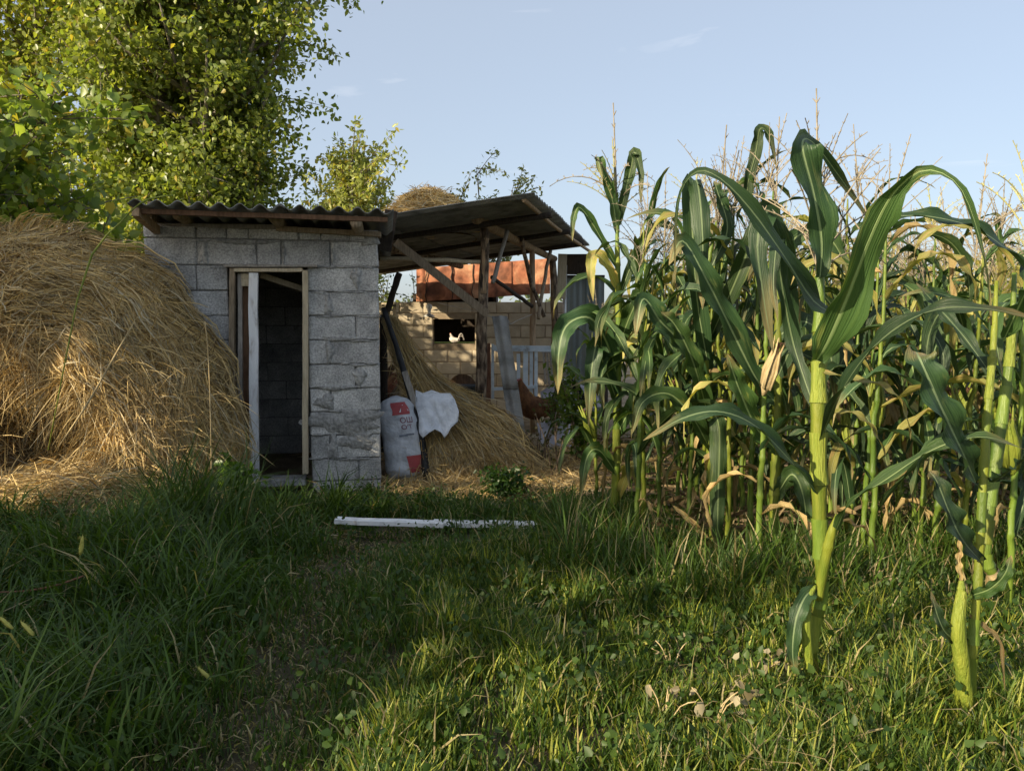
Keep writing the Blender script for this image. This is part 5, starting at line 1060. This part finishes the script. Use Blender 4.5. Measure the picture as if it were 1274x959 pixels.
herotassel(Dd, (893, 282, 4.05), 2, 1.5, (0, 0, 0)); herotassel(Dd, (897, 290, 4.1), 4, 1.3, (.2, .1, 2))
# plant E: leftmost with tall tassel
E = hero(764, 668, 4.9, 'leftmost tall maize plant with its feathery tassel against the sky by the roof')
herostalk(E, [(764, 690, 4.9), (766, 600, 4.9), (768, 500, 4.9), (770, 400, 4.9), (768, 310, 4.9), (768, 240, 4.92)], [.026, .025, .023, .02, .014, .007], MT['stalk'], n=36)
for i, (pts, wd, mt) in enumerate([
    ([(768, 290, 4.9), (762, 250, 4.88), (750, 215, 4.85), (744, 195, 4.84), (750, 225, 4.8)], .036, G), ([(769, 280, 4.9), (778, 240, 4.88), (786, 205, 4.85), (790, 190, 4.84), (797, 215, 4.82), (797, 255, 4.8)], .036, G),
    ([(769, 335, 4.9), (755, 310, 4.85), (735, 275, 4.8), (720, 258, 4.76), (713, 275, 4.74), (712, 300, 4.73)], .030, G), ([(769, 360, 4.9), (752, 325, 4.8), (738, 318, 4.76), (735, 340, 4.72), (738, 375, 4.7)], .040, Y),
    ([(770, 370, 4.9), (790, 320, 4.85), (815, 282, 4.8), (838, 285, 4.8), (842, 310, 4.8)], .035, G),
    ([(769, 470, 4.9), (752, 420, 4.8), (732, 395, 4.7), (705, 405, 4.64), (695, 440, 4.6), (694, 490, 4.6)], .075, Bl), ([(768, 500, 4.9), (750, 450, 4.8), (742, 430, 4.75), (735, 470, 4.7), (732, 530, 4.68)], .06, Bl),
    ([(770, 430, 4.9), (785, 390, 4.8), (797, 370, 4.75), (802, 400, 4.7), (802, 450, 4.68)], .06, G), ([(768, 540, 4.9), (788, 500, 4.8), (800, 480, 4.75), (806, 530, 4.7)], .05, G),
    ([(768, 590, 4.9), (745, 560, 4.8), (730, 570, 4.75), (722, 620, 4.7)], .045, G), ([(768, 620, 4.9), (785, 580, 4.8), (795, 600, 4.75), (800, 660, 4.7)], .04, Y)]):
    heroleaf(E, pts, wd, mt, seed=80 + i, face=(0, -1, .45), cup=.4)
herotassel(E, (768, 262, 4.92), 1, 1.6, (0, 0, .5), y=True); herotassel(E, (768, 250, 4.92), 5, 1.7, (0, 0, 2))
# named front plants (position, height, label)
front = [(795, 4.9, 1.75, .1, 'maize plant first to the right of the tall tasselled one at the field corner'),
         (858, 4.3, 1.9, .1, 'maize plant just left of the stalk with the hanging leaf'),
         (935, 4.05, 1.85, .1, 'maize plant leaning between the hanging leaf and the tallest plant'),
         (1055, 4.2, 1.95, .2, 'maize plant seen through the leaves right of the tallest stalk'),
         (822, 4.55, 1.72, .1, 'maize plant second from the left edge of the field with yellow lower stalk'),
         (742, 5.9, 1.35, .0, 'short dark maize plant beside the shrub at the yard corner'),
         (845, 5.1, 1.85, .2, 'maize plant behind the gap left of the long hanging leaf'),
         (925, 4.6, 1.85, .1, 'maize plant between the hanging leaf and the slim yellow stalk'),
         (1090, 3.4, 1.62, .25, 'maize plant right behind the tallest one with drying lower leaves'),
         (1150, 3.8, 1.65, .3, 'maize plant halfway between the two nearest plants'),
         (1262, 3.0, 1.5, .1, 'maize plant half hidden behind the near right one at the frame edge'),
         (1200, 3.3, 1.45, .0, 'shorter maize plant directly behind the swollen ear')]
for k, (px, d, H, dry, lb) in enumerate(front):
    p = at(px, 600, d); corn(p.x, p.y, H, lb, 'maize plants along the field edge', dry=dry, seed=500 + k, nleaf=11, az0=random.choice([0, .5, -.5]), lo=.2, ears=1)
# the field behind
cnt = 0; row = 0; xr = .95
pos = []
for iy in range(0, 40):
    for ix in range(0, 20):
        y = 3.7 + iy * .30 + random.uniform(-.08, .08); x0 = .72 + (.25 if y > 6 else 0) + max(0, y - 9) * .12; x = x0 + ix * .47 + random.uniform(-.1, .1) + .03 * (iy % 3)
        pxx = x / y * F + 637
        if (y < 4.2 and pxx < 905) or pxx < 790: continue
        if y < 4.0 and pxx < 1060 and random.random() < .5: continue
        if x > y * .70 + .3: continue
        if x / y * F + 637 < 800 and y > 6.0: continue
        pos.append((x, y))
pos.sort(key=lambda p: p[1]); random.seed(11)
keep = [p for p in pos if p[1] < 5.8 or random.random() < .62][:262]
for k, (x, y) in enumerate(keep):
    dry = float(np.clip((y - 4.3) * (.30 if x / y * F + 637 > 1000 else .09) + random.uniform(-.15, .25), 0, .9)); H = random.uniform(.88, 1.06) * (1.76 + .085 * (min(y, 9) - 3.7)) * (.86 if x / y * F + 637 > 1060 and y < 5.5 else 1)
    if dry < .4: lb, g = 'dark green maize plant standing inside the field among the others', 'green maize plants inside the field'
    else: lb, g = 'yellowing dry maize plant deep in the field catching the light', 'drying maize plants deep in the field'
    if y < 5.0:
        rw = sorted(q[0] for q in keep if abs(q[1] - y) < .15); n_ = rw.index(x); used_l = globals().setdefault('USED', set()); ordn = ['leftmost', 'second from left', 'third from left', 'fourth from left', 'fifth from left', 'sixth from left', 'seventh from left', 'eighth from left', 'ninth from left'][min(n_, 8)]
        lb = '%s of the maize plants in the %s row behind the field edge' % (ordn, ['first', 'second', 'third', 'fourth', 'fifth'][min(int((y - 3.55) / .3), 4)])
        if lb in used_l: lb = lb + ', a step further back'
        used_l.add(lb)
    corn(x, y, H, lb, g, dry=dry, seed=1000 + k, nleaf=10 if y < 7 else 8, lo=.16 if y < 6 else .35, ears=1 if random.random() < .6 else 0)

# ------------------------------------------------------------------ grass
def blades(N, xy, h, wd, colA, colB, bend=(.3, 1.1), K=4, dead=.04, lean=None):
    x, y = xy; z = gz(x, y) - .01; a = rng.uniform(0, 2 * np.pi, N); b = rng.uniform(*bend, N); s = np.linspace(0, 1, K)[None]
    tilt = rng.uniform(0, .35, N)[:, None]; th = tilt + b[:, None] * s * 1.2
    ds = (h / (K - 1))[:, None]; hx = np.concatenate([np.zeros((N, 1)), np.cumsum(np.sin(th[:, :-1]) * ds, 1)], 1); hz = np.concatenate([np.zeros((N, 1)), np.cumsum(np.cos(th[:, :-1]) * ds, 1)], 1)
    P = np.stack([x[:, None] + hx * np.cos(a)[:, None], y[:, None] + hx * np.sin(a)[:, None], z[:, None] + hz], -1); P[..., 2] = np.maximum(P[..., 2], z[:, None] + .004)
    W = wd[:, None] * np.array([.8, 1, .75, .06])[None]
    c = mixc(colA, colB, rng.random(N)); dd = rng.random(N) < dead; c[dd] = mixc((.28, .22, .10), (.42, .36, .2), rng.random(dd.sum())); c *= rng.uniform(.7, 1.25, (N, 1))
    side = np.stack([np.cos(a), np.sin(a), np.zeros(N)], 1); side = side + rng.normal(0, .3, side.shape)
    return P, W, c, side
def scatter(N, x0, x1, y0, y1, fn=None):
    x = rng.uniform(x0, x1, N * 3); y = rng.uniform(y0, y1, N * 3) ; vis = abs(x) < y * .72 + .5; x, y = x[vis], y[vis]
    if fn is not None: k = rng.random(len(x)) < fn(x, y); x, y = x[k], y[k]
    return x[:N], y[:N]
def clump(x, y):
    c = np.sin(x * 3.1 + 1.7 * np.sin(y * 2.3)) * np.sin(y * 3.7 + 1.3 * np.sin(x * 2.9)) * .3 + .32 * np.sin(x * 11 + 2.1 * np.sin(y * 7)) * np.sin(y * 9 + 1.9 * np.sin(x * 8)); return np.clip(.5 + c, 0, 1)
def pathw(x, y): return np.exp(-((x + .80 - .1 * np.sin(y * 1.3)) / .34) ** 2) * (y < 5.2)
def yardedge(x, y):   # where grass may grow
    lim = np.where(x < -2.0, 5.2 + .25 * np.sin(x * 5), np.where(x < -.9, 6.25, 5.95 + .15 * np.sin(x * 7) + .25 * np.clip(x, 0, 3)))
    lim = np.where(x > .9, 13, lim); return 1 / (1 + np.exp((y - lim) * 14))
GD, GL = (.032, .070, .012), (.09, .155, .022); YG_SUNLIT = (.36, .37, .06)
parts = []
def addb(N, area, hr, wr, ca, cb, fn, **k):
    x, y = scatter(N, *area, fn); n = len(x); cl = clump(x, y); h = rng.uniform(*hr, n) * (.4 + 1.0 * cl) * np.where(x > -.2, .85, 1) * (1 - .55 * pathw(x, y)) * (1 - .5 * ((y > 5.35) & (x > -1.8) & (x < .3))); parts.append(blades(n, (x, y), h, rng.uniform(*wr, n) * (1 + .08 * y), ca, cb, **k))
base = lambda x, y: (1 - .85 * ((abs(y - 4.5) < .24) & (x > -1.15) & (x < .22))) * yardedge(x, y) * (1 - .68 * pathw(x, y)) * (.25 + .75 * clump(x, y))
addb(68000, (-3.6, 2.6, 1.5, 3.6), (.06, .19), (.0014, .0030), GD, GL, base)
addb(47000, (-4.5, 4.5, 3.4, 6.3), (.08, .25), (.0018, .0036), GD, GL, base)
addb(30000, (-.4, 3.2, 1.5, 4.0), (.05, .2), (.0016, .0034), GL, YG_SUNLIT, base)  # right foreground blades: sunlight painted in as a brighter, yellower green
addb(12000, (-3.5, -.9, 1.6, 5.6), (.16, .42), (.0022, .0045), GD, GL, base, bend=(.6, 1.8))
addb(9000, (.25, 4, 3.0, 4.9), (.12, .42), (.002, .004), GD, GL, base, dead=.15)
addb(12000, (.8, 8, 3.6, 9), (.1, .3), (.0025, .005), GD, GL, base, dead=.25)
addb(9000, (-1.3, -.3, 1.6, 5.0), (.05, .13), (.0015, .003), (.10, .08, .045), (.18, .15, .08), lambda x, y: pathw(x, y), dead=.6, bend=(1.2, 2.6))
addb(5000, (-3.6, 2.6, 1.6, 5.8), (.1, .3), (.0015, .003), (.30, .24, .12), (.40, .34, .2), base, dead=1, bend=(.8, 2.2))
P = np.concatenate([p[0] for p in parts]); W = np.concatenate([p[1] for p in parts]); C = np.concatenate([p[2] for p in parts]); S = np.concatenate([p[3] for p in parts])
o = strands('grass', P, W, C, MT['grass'], side=S); tag(o, 'tangled dark green grass covering the foreground up to the shed', 'grass', kind='stuff')
# low broad-leaved weeds among the grass
x, y = scatter(30000, -4, 3.4, 1.6, 6.2, lambda x, y: yardedge(x, y) * clump(x * 1.7 + 3, y * 1.9) * (1 - .8 * pathw(x, y))); z = gz(x, y) + rng.uniform(.01, .16, len(x)) * (.4 + clump(x, y))
o = leafmass('ground_weeds', np.stack([x, y, z], -1), rng.uniform(.010, .028, len(x)), mixc((.025, .06, .012), (.07, .12, .025), rng.random(len(x))), MT['grass'], droop=-.2); tag(o, 'small broad leaved weeds among the grass', 'weeds', kind='stuff')

x, y = scatter(4200, .9, 7, 4.1, 8.5, lambda x, y: np.ones_like(x)); n = len(x); q = mound_strands(n, 0, 0, .001, .001, 0, L=(.12, .5), wid=(.004, .013), droop=.3); P = q[0] - q[0].mean(1, keepdims=True); P[..., 2] += gz(x, y)[:, None] + rng.uniform(.01, .22, n)[:, None]; P[..., 0] += x[:, None]; P[..., 1] += y[:, None]
o = strands('dry_maize_litter', P, q[1], mixc((.09, .06, .03), (.27, .20, .11), rng.random(n)), MT['straw']); tag(o, 'dry brown fallen maize leaves tangled between the stalks', 'dry leaves', kind='stuff')
# foxtails
def foxtail(px, py, d, hx, hy, label, mat='foxtail', s=1.0):
    b = at(px, py, d); b.z = gzf(b.x, b.y); o = empty('foxtail_grass', b); tag(o, label, 'foxtail', 'foxtail grasses in the foreground'); t = at(hx, hy, d)
    m_ = b.lerp(t, .6) + Vector((0, 0, .02)); P = poly([b, m_, t], 8); mb = MB(); mb.tube(P, .0014, 4); mb.build('stem', MT['stalk'], o)
    dr = (P[-1] - P[-3]).normalized(); mb = MB(); L = .055 * s; mb.tube([t + dr * L * k / 6 for k in range(7)], [r * s for r in (.003, .0055, .0062, .006, .0055, .004, .0015)], 8, jit=.15)
    for k in range(60):
        q = t + dr * L * random.random(); a = Vector((random.gauss(0, 1), random.gauss(0, 1), random.gauss(.4, 1))).normalized(); mb.tube([q, q + a * .012 * s], [.0006, .0002], 3, cap=False)
    mb.build('seed_head', MT[mat], o)
fx = [(110, 900, 2.2, 42, 790, 'bright yellow foxtail head upright near the lower left edge'), (110, 900, 2.2, 16, 782, 'leaning yellow foxtail at the far left edge of the grass'), (80, 930, 2.15, 100, 690, 'dim foxtail rising left of the foxtail pair'),
      (215, 930, 2.15, 205, 905, 'small foxtail low at the bottom left'), (150, 930, 2.15, 137, 892, 'drooping foxtail just right of the bright foxtail pair'), (560, 900, 2.4, 546, 815, 'single foxtail standing in the middle of the lit grass'),
      (700, 850, 2.6, 790, 800, 'foxtail leaning right in front of the maize'), (525, 952, 2.1, 519, 945, 'foxtail head at the bottom edge below the middle'), (270, 890, 2.3, 262, 845, 'foxtail beside the left side of the trodden path')]
for f in fx: foxtail(*f)
# wilted pale weeds
def wilt(px, py, d, label, n=26, s=.05):
    n = int(n * .6); b = at(px, py, d); b.z = gzf(b.x, b.y); o = empty('wilted_weed', b); tag(o, label, 'wilted weed'); mb = MB(); tips = []
    for k in range(5):
        t = b + Vector((random.uniform(-.09, .09), random.uniform(-.06, .06), random.uniform(.07, .16))); mb.tube(poly([b, b.lerp(t, .5) + Vector((0, 0, .03)), t], 4), .002, 4); tips.append(t)
    mb.build('stem', MT['drystalk'], o); pts = np.array([list(random.choice(tips) + Vector([random.gauss(0, .022) for _ in range(3)])) for _ in range(n)]); q = leafmass('withered_leaves', pts, rng.uniform(.5, 1, n) * s, mixc((.16, .13, .07), (.42, .37, .25), rng.random(n)), MT['wilt'], o, long=1.5, droop=1.2, fine=True)
for a in [(935, 885, 2.35, 'wilted weed with cream curled leaves left of the tallest maize base', 30, .05), (975, 850, 2.4, 'pale dead leaf cluster touching the tallest maize stalk', 20, .05), (826, 958, 2.12, 'cream withered leaves at the bottom edge of the lit grass', 16, .05), (885, 958, 2.12, 'yellowish withered weed at the bottom right of the middle', 26, .055), (835, 850, 2.5, 'small dull dried flower clump in the lit grass', 12, .03), (625, 720, 3.9, 'brown withered sprig at the shadow edge in mid grass', 12, .03), (1085, 700, 3.2, 'curled dead leaves low behind the tallest maize', 20, .05)]: wilt(*a[:5], a[5] * .55)
# fallen dry husk leaf, sticks
def stick(name, label, cat, pts, w, mat, flat=False):
    P = poly([at(*p) for p in pts], 10); o = empty(name, P[5]); tag(o, label, cat)
    mb = MB(); mb.tube(P, [w * (.6 + .4 * math.sin(math.pi * i / 10)) * random.uniform(.8, 1.2) for i in range(11)], 7, flat=.5 if flat else 1, jit=.1); mb.build('shaft', mat, o)
stick('dry_husk', 'pale dry rolled maize leaf lying at the foot of the tallest plant', 'dry leaf', [(998, 905, 2.26), (1016, 888, 2.24), (1040, 872, 2.22), (1061, 856, 2.2)], .011, MT['drystalk'], True)
stick('reed_stem', 'straight pale reed stem lying across the grass before the doorway', 'stem', [(290, 630, 4.9), (335, 640, 4.85), (388, 649, 4.8)], .006, MT['drystalk'])
stick('thin_twig', 'thin reddish twig reaching in from the left edge', 'twig', [(-20, 737, 3.0), (30, 735, 3.0), (70, 728, 3.0), (104, 716, 3.0)], .005, MT['redwood'])
stick('bent_stem', 'long pale arching stem in front of the haystack top', 'stem', [(60, 560, 4.6), (105, 340, 4.75), (150, 277, 4.8), (180, 250, 4.8), (215, 243, 4.8)], .006, MT['husk'])
stick('tall_straw', 'upright pale straw stem against the right part of the haystack', 'stem', [(263, 600, 4.95), (262, 520, 4.95), (259, 440, 4.95), (255, 400, 4.95)], .004, MT['drystalk'])
stick('cut_stem', 'crossed pale stem leaning over the hollow of the haystack', 'stem', [(70, 560, 4.9), (110, 500, 4.9), (150, 430, 4.95), (165, 405, 4.95)], .006, MT['drystalk'])
# shrub and weeds at the yard corner
def shrub(name, label, base, H, n, spread, leaf, size, colA, colB, cat='shrub'):
    o = empty(name, base); tag(o, label, cat); mb = MB(); LP = []
    for k in range(n):
        t = Vector(base) + Vector((random.uniform(-spread, spread), random.uniform(-spread, spread) * .6, H * random.uniform(.55, 1))); P = poly([Vector(base) + Vector((random.uniform(-.05, .05), 0, 0)), Vector(base).lerp(t, .5) + Vector((0, 0, .06)), t], 8); mb.tube(P, [.006 * (1 - .8 * i / 8) + .001 for i in range(9)], 5)
        for i in range(2, 9):
            for _ in range(leaf): LP.append(list(P[i] + Vector([random.gauss(0, .045) for _ in range(3)])))
    mb.build('stem', MT['bark'], o); LP = np.array(LP); q = leafmass('foliage', LP, rng.uniform(.6, 1.1, len(LP)) * size, mixc(colA, colB, rng.random(len(LP))), MT['leaf'], o, long=1.6); tag(q, kind='stuff')
b = at(724, 560, 7.6); b.z = 0; shrub('leafy_shrub', 'small bright green leafy shrub growing at the yard corner before the gate', b, 1.0, 15, .26, 8, .045, (.06, .12, .02), (.14, .20, .035))
b = at(692, 520, 8.8); b.z = .0; shrub('weed_bush', 'thin light green weed rising in front of the pale blue gate', b, .98, 9, .14, 8, .035, (.07, .13, .03), (.15, .20, .05))
for k, (px, py, d, lb) in enumerate([(690, 620, 6.9, 'dark dry branching weed in front of the rounded slab'), (672, 590, 7.4, 'thin black stemmed dry weed left of the rounded slab'), (625, 640, 6.1, 'dark green leafy weed in mid grass below the slate strip')]):
    b = at(px, py, d); b.z = gzf(b.x, b.y); shrub('dry_weed' if k < 2 else 'leafy_weed', lb, b, .62 if k < 2 else .22, 9, .2, 0.0 if False else (1 if k < 2 else 14), .03, (.05, .06, .03) if k < 2 else (.022, .06, .014), (.12, .10, .05) if k < 2 else (.05, .10, .02), 'weed')
b = at(290, 620, 5.35); b.z = .0; shrub('leafy_weed', 'bright green weed between the haystack foot and the doorway', b, .42, 8, .1, 12, .05, (.06, .13, .02), (.13, .22, .03), 'weed')
# tall arching grass tuft left of the path
tf = empty('grass_tuft', (-1.75, 4.2, gzf(-1.75, 4.2))); tag(tf, 'tall arching grass tuft in the shade before the haystack', 'grass tuft')
n = 260; x = -1.75 + rng.normal(0, .13, n); y = 4.2 + rng.normal(0, .12, n); Pb, Wb, Cb, Sb = blades(n, (x, y), rng.uniform(.4, .85, n), rng.uniform(.003, .006, n), GD, (.09, .14, .04), bend=(.4, 1.7)); q = strands('long_blades', Pb, Wb, Cb, MT['grass'], tf, side=Sb); tag(q, kind='stuff')
